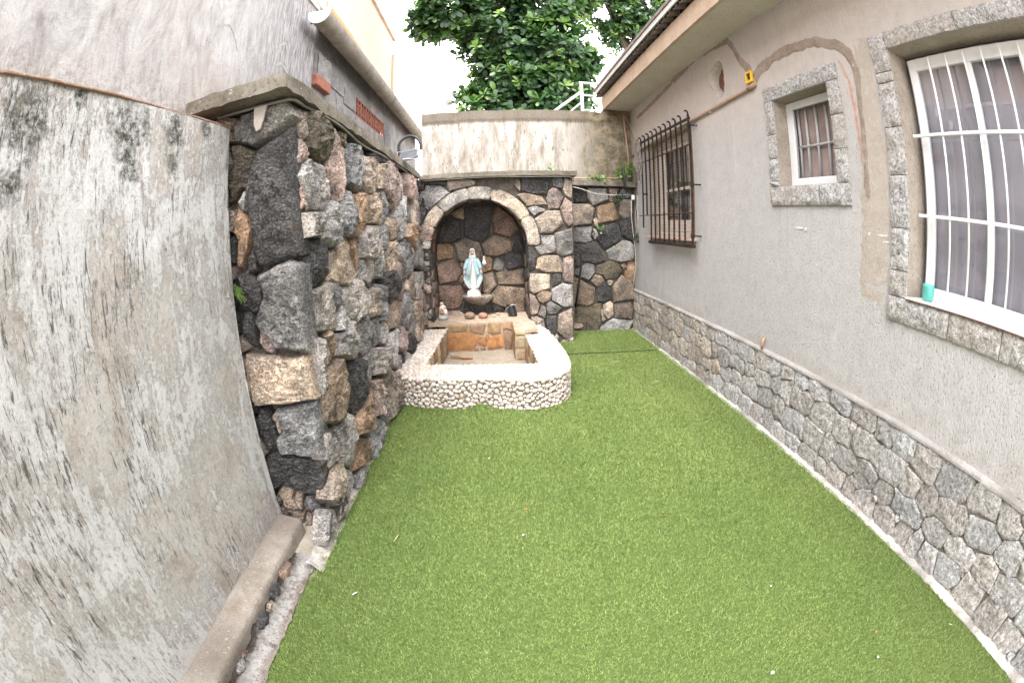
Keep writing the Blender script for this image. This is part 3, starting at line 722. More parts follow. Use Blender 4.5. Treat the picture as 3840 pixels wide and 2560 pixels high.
GFRONT = [(-0.98,2.42,0.075,0.077,'D'),(-0.76,2.45,0.135,0.038,'D'),(-0.84,2.28,0.224,0.167,'G'),(-0.42,2.42,0.207,0.069,'T'),(0.11,2.32,0.279,0.145,'D'),(0.43,2.36,0.044,0.092,'T'),(0.69,2.33,0.216,0.153,'D'),(1.01,2.4,0.105,0.07,'G'),(1.16,2.32,0.069,0.146,'Y'),(0.95,2.17,0.105,0.175,'P'),(0.6,2.14,0.229,0.136,'B'),(1.14,1.96,0.076,0.213,'P'),(0.61,1.98,0.193,0.083,'L'),(0.82,1.84,0.232,0.158,'Y'),(1.09,1.52,0.144,0.197,'G'),(0.82,1.48,0.165,0.143,'L'),(0.59,1.29,0.062,0.225,'D'),(0.88,1.21,0.189,0.135,'Y'),(1.15,1.11,0.092,0.197,'P'),(0.7,0.93,0.181,0.152,'Y'),(0.97,0.94,0.084,0.114,'D'),(1.06,0.7,0.177,0.192,'L'),(0.78,0.71,0.122,0.092,'B'),(0.6,0.59,0.079,0.161,'P'),(0.9,0.53,0.185,0.08,'G'),(-0.99,2.02,0.076,0.091,'D'),(-0.92,2.09,0.045,0.03,'L'),(-1.02,2.19,0.03,0.091,'G'),(1.11,0.28,0.132,0.238,'T'),(0.88,0.27,0.09,0.192,'D'),(0.66,0.33,0.143,0.087,'Y'),(0.75,0.49,0.071,0.108,'G'),(1.07,0.02,0.046,0.037,'T'),(1.19,0.01,0.056,0.052,'L'),(0.94,0.09,0.054,0.055,'G')]
GBACK = [(-0.77,1.4,0.172,0.145,'O'),(-0.36,1.4,0.211,0.181,'B'),(0.12,1.45,0.243,0.156,'B'),(-0.71,1.06,0.231,0.19,'R'),(-0.68,0.68,0.216,0.231,'R'),(0.39,1.21,0.188,0.149,'D'),(0.12,1.15,0.081,0.148,'G'),(-0.04,1.16,0.082,0.132,'O'),(-0.02,0.87,0.098,0.199,'B'),(0.3,0.95,0.238,0.152,'B'),(0.25,0.63,0.272,0.217,'B'),(-0.2,1.87,0.227,0.313,'D'),(-0.7,1.76,0.245,0.214,'D'),(0.21,1.82,0.178,0.214,'R'),(0.46,1.47,0.114,0.132,'D'),(-0.45,1.14,0.046,0.099,'O'),(-0.32,0.92,0.131,0.182,'R'),(-0.26,0.5,0.248,0.151,'D'),(0.09,0.47,0.132,0.059,'D'),(-0.66,0.39,0.184,0.048,'Y'),(-0.47,0.94,0.046,0.083,'O'),(-0.49,2.02,0.146,0.116,'B')]
RBACK = [(1.47,2.28,0.11,0.15,'D'),(1.79,2.24,0.183,0.141,'L'),(2.06,2.31,0.093,0.121,'P'),(2.24,2.06,0.106,0.183,'T'),(1.54,1.95,0.19,0.189,'Y'),(1.96,1.97,0.227,0.2,'O'),(2.23,2.31,0.115,0.071,'G'),(2.27,1.7,0.159,0.192,'D'),(1.53,1.6,0.17,0.174,'G'),(2.0,1.59,0.248,0.24,'D'),(1.72,1.63,0.051,0.089,'G'),(1.63,1.34,0.253,0.198,'D'),(2.16,1.35,0.253,0.184,'G'),(1.59,1.0,0.152,0.149,'G'),(1.95,1.0,0.229,0.157,'M'),(2.31,0.98,0.107,0.223,'O'),(1.54,0.62,0.173,0.261,'B'),(1.76,0.85,0.113,0.12,'T'),(1.88,0.65,0.141,0.158,'D'),(2.21,0.7,0.193,0.254,'B'),(2.22,0.34,0.172,0.149,'B'),(1.62,0.26,0.238,0.204,'M'),(1.96,0.34,0.101,0.147,'Y'),(2.1,0.09,0.258,0.087,'L'),(1.46,1.16,0.08,0.089,'M'),(1.74,1.83,0.061,0.08,'P'),(1.97,0.81,0.062,0.081,'T'),(2.22,1.09,0.064,0.071,'P'),(1.86,0.25,0.038,0.102,'T'),(1.46,0.11,0.123,0.052,'P')]
sw = thing('stone_wall', 'rugged left retaining wall of large dark, grey and rusty stones under a concrete coping', 'stone wall', (-1.3, 3, 0))
b = MB()
b.add(*grid(lambda y, z: (-1.085 + 0.012 * fbm(y, z, 2, 3, 6), y, z), lin(2.2, 7.2, 80), lin(-0.05, 2.55, 44)))
b.add(*grid(lambda x, z: (x, 2.235 + 0.01 * fbm(x, z, 2, 3, 6), z), lin(-1.62, -1.085, 14), lin(-0.05, 2.55, 44)))
b.build('mortar', MORTAR, sw, smooth=True)
frF = lambda u, v, w: (u, 2.20 - w, v)
domF = lambda u, v: (u > -1.66) & (u < -0.985) & (v > -0.03) & (v < 2.50)
for i, cl in enumerate(cells(FRONT, domF, 0.007, K=40, fill=((-1.6, -1.0), (0.0, 2.48), 'GTDP'), fillsize=0.04, seed=5)):
    key = cl[3]; big = cl[4] > 0.12
    o = rock('stone', frF, cl, 0.10 if big else 0.06, 0.10, ROCK, sw, PAL[key], 100 + i, rings=14 if big else 7, rough=0.8)
side = [(s[0], s[1], min(s[2], 0.34) * 0.86, s[3] * 0.95, s[4]) for s in SIDE]
ra = random.Random(3)
for zz in (0.45, 0.75, 1.05, 1.35, 1.65):
    for yy in (6.62, 6.9, 7.12):
        side.append((yy + ra.uniform(-.03, .03), zz + ra.uniform(-.05, .05), 0.14, 0.15, ra.choice('RBTRG')))
domS = lambda u, v: (u > 2.215 - 0.95 * np.clip(0.60 - v, 0, 0.5)) & (u < 7.15) & (v > -0.03) & (v < 2.50) & ((u < 6.5) | (v < 2.0))
frS = lambda u, v, w: (-1.055 + w, u, v)
for i, cl in enumerate(cells(side, domS, 0.006, K=36, fill=((1.7, 7.1), (0.0, 2.48), 'GLTPD'), fillsize=0.065, seed=8)):
    near = cl[0] < 4.2
    dp = random.uniform(0.065, 0.125) * (1.0 if cl[4] > 0.12 else 0.7)
    rock('stone', frS, cl, dp, 0.06, ROCK, sw, PAL[cl[3]], 300 + i, rings=11 if near else 6, rough=1.0)

def slab_edge(name, parent, path_fn, mat, n=120): pass
def rough_slab(name, x0, x1, y0, y1, z0, z1, mat, parent, step=0.05, amp=0.008, seed=0):
    """concrete slab with uneven faces and chipped edges"""
    nx = max(2, int((x1 - x0) / step) + 1); ny = max(2, int((y1 - y0) / step) + 1); nz = max(3, int((z1 - z0) / 0.02) + 1)
    def dsp(x, y, z):
        d = Vector((fbm(x, y, z + seed, 4, 11), fbm(x + 9, y, z + seed, 4, 11), fbm(x, y + 9, z + seed, 4, 11))) * amp
        return (x + d.x, y + d.y, z + d.z)
    X, Y, Z = lin(x0, x1, nx), lin(y0, y1, ny), lin(z0, z1, nz)
    b = MB()
    b.add(*grid(lambda u, v: dsp(u, v, z1), X, Y)); b.add(*grid(lambda u, v: dsp(u, v, z0), X, Y, True))
    b.add(*grid(lambda u, v: dsp(u, y0, v), X, Z)); b.add(*grid(lambda u, v: dsp(u, y1, v), X, Z, True))
    b.add(*grid(lambda u, v: dsp(x0, u, v), Y, Z, True)); b.add(*grid(lambda u, v: dsp(x1, u, v), Y, Z))
    return b.build(name, mat, parent, sharp=45)
rough_slab('coping', -1.70, -0.975, 1.95, 6.36, 2.515, 2.60, COPING, sw, 0.045, 0.010, 1)
t = MB(); t.tube([(-1.50, 2.10, 2.497), (-1.02, 2.10, 2.495), (-1.0, 2.13, 2.494)] + [(-0.998 + 0.012 * math.sin(y * 5), y, 2.492 + 0.012 * math.sin(y * 3)) for y in lin(2.3, 6.36, 20)], 0.010, 6)
t.build('conduit', GCABLE, sw, smooth=True)
p = MB(); p.add([(-1.235, 2.085, 2.49), (-1.155, 2.085, 2.49), (-1.165, 2.072, 2.40), (-1.18, 2.07, 2.355), (-1.205, 2.07, 2.345), (-1.225, 2.072, 2.39), (-1.235, 2.097, 2.49), (-1.155, 2.097, 2.49), (-1.165, 2.084, 2.40), (-1.18, 2.082, 2.355), (-1.205, 2.082, 2.345), (-1.225, 2.084, 2.39)],
               [(0, 1, 2, 3, 4, 5), (11, 10, 9, 8, 7, 6)] + [(i, (i + 1) % 6, (i + 1) % 6 + 6, i + 6) for i in range(6)])
p.build('cement_drip', LIGHTM, sw)

# ================================================================ GROTTO
gr = thing('stone_grotto', 'arched stone niche at the end of the yard sheltering a statue', 'grotto', (0, 6.8, 0))
CX, CZ, RI, RO = -0.17, 1.47, 0.715, 0.90
def arch(t, r=RI):      # t 0..1 from the right foot over the crown to the left foot
    L1 = CZ + 0.1; La = PI * r; tot = 2 * L1 + La; s = t * tot
    if s < L1: return (CX + r, -0.1 + s)
    if s < L1 + La:
        a = (s - L1) / r; return (CX + r * math.cos(a), CZ + r * math.sin(a))
    return (CX - r, CZ - (s - L1 - La))
NA = 64
inner = [arch(i / NA) for i in range(NA + 1)]
def outer_pt(p):
    dx, dz = p[0] - CX, p[1] - CZ
    if p[1] <= CZ + 0.02: return (1.235 if dx > 0 else -1.09, p[1])
    k = min((1.235 - CX) / dx if dx > 1e-6 else 9e9, (-1.09 - CX) / dx if dx < -1e-6 else 9e9, (2.52 - CZ) / dz if dz > 1e-6 else 9e9)
    return (CX + dx * k, CZ + dz * k)
v, f = [], []
for p in inner:
    q = outer_pt(p); v += [(p[0], 6.555, p[1]), (q[0], 6.555, q[1])]
for i in range(NA): f.append((2 * i, 2 * i + 2, 2 * i + 3, 2 * i + 1))
f.append((1, 2 * (NA // 2) - 0, 1)) if False else None
MBp = MB().add(v, f)
MBp.add([(1.235, 6.556, 1.9), (1.235, 6.556, 2.52), (0.3, 6.556, 2.52), (0.75, 6.556, 2.2)], [(0, 1, 2, 3)])
MBp.add([(-1.09, 6.556, 1.9), (-1.09, 6.556, 2.52), (-0.6, 6.556, 2.52), (-0.9, 6.556, 2.2)], [(0, 1, 2, 3)])
MBp.add([(1.235, 6.555, -0.1), (1.235, 6.555, 2.52), (1.235, 7.3, 2.52), (1.235, 7.3, -0.1)], [(0, 1, 2, 3)])
MBp.add(*grid(lambda x, z: (x, 7.185 + 0.01 * fbm(x, z, 3, 3, 5), z), lin(-1.0, 0.62, 20), lin(0.2, 2.3, 24)))
MBp.build('mortar', MORTAR, gr)
# vault lining
n_t, n_y = 90, 16
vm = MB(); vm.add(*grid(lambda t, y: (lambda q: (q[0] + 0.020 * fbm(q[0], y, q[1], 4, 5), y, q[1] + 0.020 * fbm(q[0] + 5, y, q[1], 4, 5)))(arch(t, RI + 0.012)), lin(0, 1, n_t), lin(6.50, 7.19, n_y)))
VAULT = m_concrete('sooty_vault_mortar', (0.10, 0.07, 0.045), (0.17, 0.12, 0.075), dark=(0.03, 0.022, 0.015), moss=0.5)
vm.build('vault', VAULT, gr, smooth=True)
frG = lambda u, v, w: (u, 6.545 - w, v)
def domG(u, v):
    inside = (u > -1.04) & (u < 1.225) & (v > -0.03) & (v < 2.49)
    r = np.hypot(u - CX, v - CZ)
    hole = ((v >= CZ) & (r < RO + 0.012)) | ((v < CZ) & (u < CX + RI + 0.004) & (u > CX - RI - 0.012))
    return inside & ~hole
for i, cl in enumerate(cells(GFRONT, domG, 0.008, K=34, p=3.2, fill=((-1.0, 1.2), (0.02, 2.47), 'GTDLP'), fillsize=0.04, seed=12)):
    rock('stone', frG, cl, random.uniform(0.05, 0.085), 0.03, ROCK, gr, PAL[cl[3]], 600 + i, rings=5, rough=0.8)
# arch ring
ring = [(0, 0.17, 'Y'), (0.17, 0.42, 'Y'), (0.42, 0.55, 'L'), (0.55, 0.74, 'L'), (0.74, 0.86, 'Y'), (0.86, 0.95, 'P'), (0.95, 1.0, 'L')]
rm = (RI + RO) / 2
for i, (t0, t1, k) in enumerate(ring):
    A0, A1 = t0 * PI * 0.99 + 0.01, t1 * PI * 0.99 + 0.01
    hw = (A1 - A0) / 2 * rm
    def frA(u, v, w): th = (A0 + A1) / 2 + u / rm; r = rm + v; return (CX + r * math.cos(th), 6.535 - w, CZ + r * math.sin(th))
    K = 40; pol = []
    for q in range(K):
        th = 2 * PI * q / K; cx, sx = math.cos(th), math.sin(th)
        s = 1 / (abs(cx / (hw + 0.001)) ** 8 + abs(sx / 0.097) ** 8) ** (1 / 8)
        s *= random.uniform(0.97, 1.02); pol.append((cx * s, sx * s))
    rock('arch_stone', frA, (0, 0, pol, k, hw, 0.09), 0.040, 0.12, ROCK, gr, {'Y': (0.58, 0.49, 0.40), 'L': (0.56, 0.52, 0.47), 'P': (0.56, 0.44, 0.37)}[k], 800 + i, rings=6, rough=0.35)
# rear face of the niche
frB = lambda u, v, w: (u, 7.165 - w, v)
def domB(u, v):
    r = np.hypot(u - CX, v - CZ)
    return np.where(v > CZ, r < RI - 0.005, (u > CX - RI) & (u < CX + RI)) & (v > 0.34)
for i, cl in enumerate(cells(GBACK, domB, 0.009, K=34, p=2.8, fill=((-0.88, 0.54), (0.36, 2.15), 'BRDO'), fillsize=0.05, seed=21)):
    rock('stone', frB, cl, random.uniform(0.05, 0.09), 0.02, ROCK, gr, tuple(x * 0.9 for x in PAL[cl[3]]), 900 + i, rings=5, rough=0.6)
# right jamb and vault stones seen from inside
def frJ(u, v, w): q = arch(v); c_ = (CX, CZ) if q[1] > CZ else (CX, q[1]); d = Vector((q[0] - c_[0], q[1] - c_[1])).normalized(); return (q[0] - d.x * (w - 0.01), u, q[1] - d.y * (w - 0.01))
js = []
for k in range(26):
    for uu in (6.66, 6.95):
        js.append((uu + random.uniform(-.06, .06), 0.02 + k * 0.038 + random.uniform(-.006, .006), 0.15, 0.020, random.choice('BRDDG')))
domJ = lambda u, v: (u > 6.50) & (u < 7.15) & (v > 0.01) & (v < 0.99)
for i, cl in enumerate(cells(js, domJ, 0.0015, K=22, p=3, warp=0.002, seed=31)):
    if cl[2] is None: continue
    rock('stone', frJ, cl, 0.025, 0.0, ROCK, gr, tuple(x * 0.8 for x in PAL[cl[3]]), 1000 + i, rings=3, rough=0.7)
rough_slab('coping', -1.0, 1.28, 6.40, 7.29, 2.505, 2.575, COPING, gr, 0.045, 0.009, 4)
t = MB(); t.tube([(-0.99, 6.44, 2.49), (-0.5, 6.43, 2.492), (0, 6.43, 2.497), (0.6, 6.43, 2.488), (1.15, 6.43, 2.492), (1.235, 6.44, 2.47), (1.25, 6.55, 2.44)], 0.007, 6)
t.build('cable', CABLE, gr, smooth=True)
# niche floor
def fSh(x, y): return (x, y, 0.372 + 0.012 * fbm(x, y, 3, 4, 7))
m = MB(); m.add(*grid(fSh, lin(-0.96, 0.56, 44), lin(6.40, 7.19, 26)))
m.add(*grid(lambda x, z: (x, 6.40, 0.372 - z + 0.012 * fbm(x, 6.4, 3, 4, 7)), lin(-0.96, 0.56, 44), [0, 0.02, 0.04]))
m.build('niche_floor', SHELF, gr, smooth=True)
# rock bracket under the statue
def fr(d): return 1 + 0.16 * fbm(d[0], d[1], d[2], 3, 1.7)
br = MB(); n_ = 28
outl = [(-0.225, 0.02), (-0.21, -0.07), (-0.12, -0.12), (0, -0.135), (0.10, -0.12), (0.20, -0.075), (0.245, 0.0), (0.24, 0.1), (0.0, 0.2), (-0.22, 0.16)]
levels = [(0.0, 0.97), (-0.012, 1.0), (-0.045, 0.95), (-0.09, 0.75), (-0.135, 0.5), (-0.17, 0.2)]
vv, ff = [], []
for li_, (dz, sc) in enumerate(levels):
    for k, (ox, oy) in enumerate(outl):
        vv.append((-0.245 + ox * sc + 0.03 * (1 - sc) + 0.03 * fbm(ox * 9, oy * 9, dz * 20, 3), 6.95 + (oy - 0.1) * sc + 0.1 + 0.01 * fbm(oy * 9, ox * 9, dz * 9, 3), 0.700 + dz + (0.045 * fbm(ox * 9, oy * 9, 5, 3) if li_ else 0)))
K_ = len(outl)
for l in range(len(levels) - 1):
    for k in range(K_): ff.append((l * K_ + k, (l + 1) * K_ + k, (l + 1) * K_ + (k + 1) % K_, l * K_ + (k + 1) % K_))
ff.append(tuple(range(K_ - 1, -1, -1))); ff.append(tuple((len(levels) - 1) * K_ + k for k in range(K_)))
br.add(vv, ff); br.build('rock_bracket', ROCK, gr, sharp=20, color=(0.36, 0.31, 0.27))

# ================================================================ BACK CORNER STONE WALL + BACK WALL
rbw = thing('corner_stone_wall', 'low rubble stone wall of rounded dark stones in the back right corner', 'stone wall', (1.8, 7.25, 0))
m = MB(); m.add(*grid(lambda x, z: (x, 7.262 + 0.01 * fbm(x, z, 3, 3, 5), z), lin(1.2, 2.44, 20), lin(-0.05, 2.46, 30))); m.build('mortar', MORTAR, rbw)
frR = lambda u, v, w: (u, 7.25 - w, v)
domR = lambda u, v: (u > 1.25) & (u < 2.42) & (v > -0.02) & (v < 2.42)
for i, cl in enumerate(cells(RBACK, domR, 0.009, K=34, fill=((1.26, 2.4), (0.0, 2.4), 'GTDP'), fillsize=0.04, seed=41)):
    rock('stone', frR, cl, random.uniform(0.055, 0.09), 0.03, ROCK, rbw, PAL[cl[3]], 1200 + i, rings=6, rough=0.6)
rough_slab('coping', 1.30, 2.43, 7.08, 7.29, 2.43, 2.515, COPING, rbw, 0.04, 0.010, 9)

bw = thing('back_wall', 'stained cream rendered wall with a brown band on top, above the grotto', 'wall', (0.6, 7.4, 2.5))
def topz(x): return 3.765 + 0.012 * fbm(x, 0, 4, 4, 3) + (0.055 if x > 1.93 else 0)
m = MB()
m.add(*grid(lambda x, t: (x, 7.30 - (0.014 if t > 0.865 else 0) + 0.008 * fbm(x, t, 3, 4, 3), 2.45 + t * (topz(x) - 2.45)), lin(-1.08, 2.44, 90), [k / 40 for k in range(41)]))
m.add(*grid(lambda x, y: (x, 7.29 + y, topz(x) + 0.003 * fbm(x, y, 1, 3, 20)), lin(-1.08, 2.44, 90), [0, 0.1, 0.2]))
m.add(*grid(lambda y, z: (-1.08, 7.295 + y, z), [0, 0.1, 0.205], lin(2.45, topz(-1.08), 12), True))
m.build('plaster', BACK, bw, smooth=False, sharp=40)
m = MB(); m.add([(-1.08, 7.50, 0), (2.44, 7.50, 0), (2.44, 7.50, 3.77), (-1.08, 7.50, 3.77)], [(0, 3, 2, 1)]); m.build('rear_face', SLAB, bw)

# ================================================================ BASIN
bs = thing('pebble_basin', 'raised basin with a wavy rim faced in white pebbles, lined with orange flagstones', 'basin', (-0.1, 5.2, 0))
RIM = 0.302
outer = FRONT_LINE
innr = [(-0.76, 4.62), (0.48, 4.52), (0.435, 5.85), (0.29, 5.85), (0.29, 6.40), (-0.69, 6.40)]
def resample(pts, step):
    out = []; d = 0
    for a_, b_ in zip(pts[:-1], pts[1:]):
        L = math.dist(a_, b_); n = max(1, int(L / step))
        for k in range(n): out.append((a_[0] + (b_[0] - a_[0]) * k / n, a_[1] + (b_[1] - a_[1]) * k / n))
    out.append(pts[-1]); return out
def smooth_line(pts, it=3):
    for _ in range(it):
        q = [pts[0]]
        for a_, b_ in zip(pts[:-1], pts[1:]):
            q += [(a_[0] * .75 + b_[0] * .25, a_[1] * .75 + b_[1] * .25), (a_[0] * .25 + b_[0] * .75, a_[1] * .25 + b_[1] * .75)]
        q.append(pts[-1]); pts = q
    return pts
ol = resample(smooth_line(outer, 3), 0.03)
oa = np.array(ol); seg = np.hypot(*np.diff(oa, axis=0).T); cum = np.concatenate([[0], np.cumsum(seg)]); LEN = cum[-1]
def on_outer(s):
    x, y = np.interp(s, cum, oa[:, 0]), np.interp(s, cum, oa[:, 1])
    x2, y2 = np.interp(min(s + 0.02, LEN), cum, oa[:, 0]), np.interp(min(s + 0.02, LEN), cum, oa[:, 1])
    x1, y1 = np.interp(max(s - 0.02, 0), cum, oa[:, 0]), np.interp(max(s - 0.02, 0), cum, oa[:, 1])
    t = Vector((x2 - x1, y2 - y1, 0)).normalized(); nrm = Vector((t.y, -t.x, 0))
    return x, y, t, nrm
m = MB()
n = len(ol)
m.add([(x, y, -0.05) for x, y in ol] + [(x, y, RIM - 0.012) for x, y in ol], [(i, i + 1, n + i + 1, n + i) for i in range(n - 1)])
BM = m_concrete('grout_between_pebbles', (0.13, 0.115, 0.095), (0.24, 0.215, 0.18), dark=(0.05, 0.045, 0.035))
m.build('side_mortar', BM, bs)
# top of the rim: quads between matching points of the outer and the inner line
def inner_x(y, side): return (np.interp(y, [4.62, 6.40], [-0.76, -0.69]) if side < 0 else np.interp(y, [4.52, 5.85], [0.48, 0.435]))
def outer_x(y): return float(np.interp(y, [4.2, 4.45, 4.9, 5.5, 6.1, 6.5], [0.72, 0.79, 0.80, 0.78, 0.73, 0.655]))
def on_rim(x, y):
    if y < front_y(min(max(x, -1.04), 0.73)) + 0.01 or y > 6.42 or x < -1.05 or x > outer_x(y): return False
    if x > 0.60 and (x - 0.60) ** 2 / 0.2 ** 2 + (y - 4.35) ** 2 / 0.27 ** 2 > 1 and y < 4.35: return False
    yi = 4.62 - (x + 0.76) * 0.08
    if -0.76 < x < 0.48 and y > yi: 
        if y < 6.42 and inner_x(y, -1) < x < (inner_x(y, 1) if y < 5.85 else 0.29): return False
    if y > 5.84 and 0.28 < x < 0.50 : return False
    return True
m = MB(); v, f, ix = [], [], {}
gx, gy = np.arange(-1.07, 0.84, 0.02), np.arange(3.92, 6.43, 0.02)
for j in range(len(gy)):
    for i in range(len(gx)):
        if on_rim(gx[i] + 0.01, gy[j] + 0.01):
            q = []
            for a_, b_ in ((i, j), (i + 1, j), (i + 1, j + 1), (i, j + 1)):
                if (a_, b_) not in ix: ix[(a_, b_)] = len(v); v.append((-1.07 + a_ * 0.02, 3.92 + b_ * 0.02, RIM - 0.012))
                q.append(ix[(a_, b_)])
            f.append(q)
TOPM = m_concrete('rim_mortar', (0.42, 0.38, 0.33), (0.52, 0.48, 0.42), dark=(0.34, 0.30, 0.25), moss=0.15)
m.add(v, f); m.build('rim_top', TOPM, bs)
# basin inner walls
m = MB(); zt, zb = RIM - 0.01, -0.06
il = [(-0.69, 6.41), (-0.76, 4.62), (0.48, 4.52), (0.435, 5.85)]
for a_, b_ in zip(il[:-1], il[1:]): m.add([(a_[0], a_[1], zb), (b_[0], b_[1], zb), (b_[0], b_[1], zt), (a_[0], a_[1], zt)], [(0, 1, 2, 3)])
m.add([(0.29, 5.85, zb), (0.50, 5.85, zb), (0.50, 5.85, 0.365), (0.29, 5.85, 0.365)], [(0, 1, 2, 3)])
m.add([(0.29, 5.85, zb), (0.29, 6.41, zb), (0.29, 6.41, 0.365), (0.29, 5.85, 0.365)], [(0, 1, 2, 3)])
m.add([(-0.70, 6.41, zb), (0.30, 6.41, zb), (0.30, 6.41, 0.37), (-0.70, 6.41, 0.37)], [(0, 1, 2, 3)])
m.build('inner_wall', SHELF, bs)
m = MB(); m.add(*grid(lambda x, y: (x, y, -0.055 + 0.006 * fbm(x, y, 1, 4, 4)), lin(-0.82, 0.55, 24), lin(4.45, 6.45, 34))); m.build('basin_floor', POOLF, bs, smooth=True)
rough_slab('corner_block_top', 0.285, 0.60, 5.84, 6.42, 0.33, 0.372, SHELF, bs, 0.03, 0.006, 2)
# flagstones
def px_back(x, y, w_, h_, k): return (-0.678 + (x - 415) / 500 * 0.93, -0.055 + (935 - y) / 245 * 0.43, w_ / 500 * 0.93, h_ / 245 * 0.43, k)
FB = [px_back(*q) for q in ((490, 725, 95, 42, 'a'), (655, 735, 70, 62, 'b'), (790, 740, 60, 70, 'a'), (885, 715, 35, 48, 'b'), (545, 850, 145, 85, 'c'), (885, 840, 32, 82, 'b'), (785, 855, 75, 78, 'c'), (690, 862, 45, 32, 'c'), (732, 815, 25, 38, 'c'), (632, 915, 25, 28, 'b'), (690, 915, 28, 18, 'b'), (455, 930, 60, 12, 'b'))]
FC = {'a': (0.36, 0.23, 0.115), 'b': (0.27, 0.17, 0.105), 'c': (0.37, 0.18, 0.07), 'd': (0.42, 0.33, 0.20), 'e': (0.36, 0.27, 0.17)}
def flags(seeds, dom, fr_, sd, fl=None, K=28):
    for i, cl in enumerate(cells(seeds, dom, 0.006, K=K, p=3.4, warp=0.012, fill=fl, fillsize=0.035, seed=sd)):
        rock('flagstone', fr_, cl, 0.016, 0.0, FLAG, bs, FC.get(cl[3], FC['b']), 1500 + sd * 50 + i, rings=3, rough=0.25, edge=0.5)
flags(FB, lambda u, v: (u > -0.69) & (u < 0.29) & (v > -0.05) & (v < 0.37), lambda u, v, w: (u, 6.405 - w, v), 1)
flags([(0.36, 0.34, 0.07, 0.05, 'd'), (0.36, 0.20, 0.075, 0.085, 'd'), (0.36, 0.03, 0.075, 0.08, 'e')], lambda u, v: (u > 0.292) & (u < 0.432) & (v > -0.05) & (v < 0.365), lambda u, v, w: (u, 5.845 - w, v), 2)
ls = [(4.75 + 0.26 * k, z, 0.14, 0.09, random.choice('ddeb')) for k in range(7) for z in (0.03, 0.21)]
flags(ls, lambda u, v: (u > 4.63) & (u < 6.39) & (v > -0.05) & (v < 0.30), lambda u, v, w: (-0.76 + 0.07 * (u - 4.62) / 1.78 + 0.003 + w, u, v), 3)
rs_ = [(4.65 + 0.26 * k, z, 0.14, 0.09, random.choice('ddeb')) for k in range(5) for z in (0.03, 0.21)]
flags(rs_, lambda u, v: (u > 4.55) & (u < 5.84) & (v > -0.05) & (v < 0.30), lambda u, v, w: (0.48 - 0.045 * (u - 4.52) / 1.33 - 0.003 - w, u, v), 4)
flags([(5.98, 0.1, 0.12, 0.13, 'b'), (6.25, 0.1, 0.13, 0.13, 'a'), (6.1, 0.28, 0.2, 0.08, 'a')], lambda u, v: (u > 5.86) & (u < 6.39) & (v > -0.05) & (v < 0.36), lambda u, v, w: (0.287 - w, u, v), 5)
# pebbles
def pebble_mesh(i):
    r = random.Random(50 + i); off = r.uniform(0, 50)
    b_ = MB().ball((0, 0, 0), (1, 1, 1), 8, 5, lambda d: 1 + 0.13 * mn.noise(Vector((d[0] * 1.2 + off, d[1] * 1.2, d[2] * 1.2))))
    me = bpy.data.meshes.new('pebble'); me.from_pydata(b_.v, [], b_.f); me.materials.append(PEB); me.shade_smooth(); me.validate(); return me
PM = [pebble_mesh(i) for i in range(8)]
def poisson(w_, h_, n, rmin, rmax, r, ok=None):
    pts = []
    cell_ = rmax * 2; G = {}
    for it in range(n):
        rad = rmax - (rmax - rmin) * (it / n) ** 0.8 if r.random() < 0.85 else r.uniform(rmin, rmax)
        x, y = r.uniform(0, w_), r.uniform(0, h_)
        if ok and not ok(x, y): continue
        ci, cj = int(x / cell_), int(y / cell_); good = True
        for a_ in (ci - 1, ci, ci + 1):
            for b_ in (cj - 1, cj, cj + 1):
                for (px_, py_, pr) in G.get((a_, b_), ()):
                    if (px_ - x) ** 2 + (py_ - y) ** 2 < ((pr + rad) * 0.86) ** 2: good = False; break
                if not good: break
            if not good: break
        if good: G.setdefault((ci, cj), []).append((x, y, rad)); pts.append((x, y, rad))
    return pts
rp = random.Random(11)
pl = []
for s_, z_, rad in poisson(LEN, RIM + 0.005, 30000, 0.010, 0.027, rp):
    x, y, t, nn = on_outer(s_)
    e = rp.uniform(0.85, 1.3)
    an = rp.uniform(-0.9, 0.9)
    ax = (t * math.cos(an) + Vector((0, 0, 1)) * math.sin(an)); ay = nn.cross(ax)
    M3 = Matrix((ax, ay, nn)).transposed()
    c_ = Vector((x, y, z_)) + nn * (rad * 0.12)
    pl.append((rad * (2 if y < 4.7 else 1), c_, M3, (rad * e, rad / e * 1.02, rad * 0.62)))
for x_, y_, rad in poisson(1.95, 2.6, 60000, 0.012, 0.028, rp, lambda a_, b_: on_rim(a_ - 1.08, b_ + 3.9)):
    an = rp.uniform(0, PI); e = rp.uniform(0.9, 1.3)
    M3 = Matrix.Rotation(an, 3, 'Z')
    pl.append((rad * (0.55 if y_ < 1.0 else 0.3), Vector((x_ - 1.08, y_ + 3.9, RIM - 0.008)), M3, (rad * e * 1.06, rad / e * 1.06, rad * 0.30)))
pl.sort(key=lambda q: -q[0])
def pmat(c_, M3, sc): return Matrix.Translation(c_) @ M3.to_4x4() @ Matrix.Diagonal((*sc, 1))
for k, (_, c_, M3, sc) in enumerate(pl[:300]):
    o = bpy.data.objects.new('pebble', PM[k % 8]); reg(o, bs); o.matrix_basis = pmat(c_, M3, sc)
PV = [np.array([tuple(v_.co) for v_ in me.vertices]) for me in PM]; PF = [np.array([tuple(p_.vertices) + ((p_.vertices[0],) if len(p_.vertices) == 3 else ()) for p_ in me.polygons], dtype=object) for me in PM]
vv, ff, base = [], [], 0
for k, (_, c_, M3, sc) in enumerate(pl[300:]):
    P_ = PV[k % 8] * np.array(sc); P_ = P_ @ np.array(M3).T + np.array(c_)
    vv.append(P_)
    ff += [tuple(i + base for i in p_.vertices) for p_ in PM[k % 8].polygons]
    base += len(P_)
o = mk('pebbles', np.concatenate(vv), ff, PEB, bs, smooth=True); o['kind'] = 'stuff'
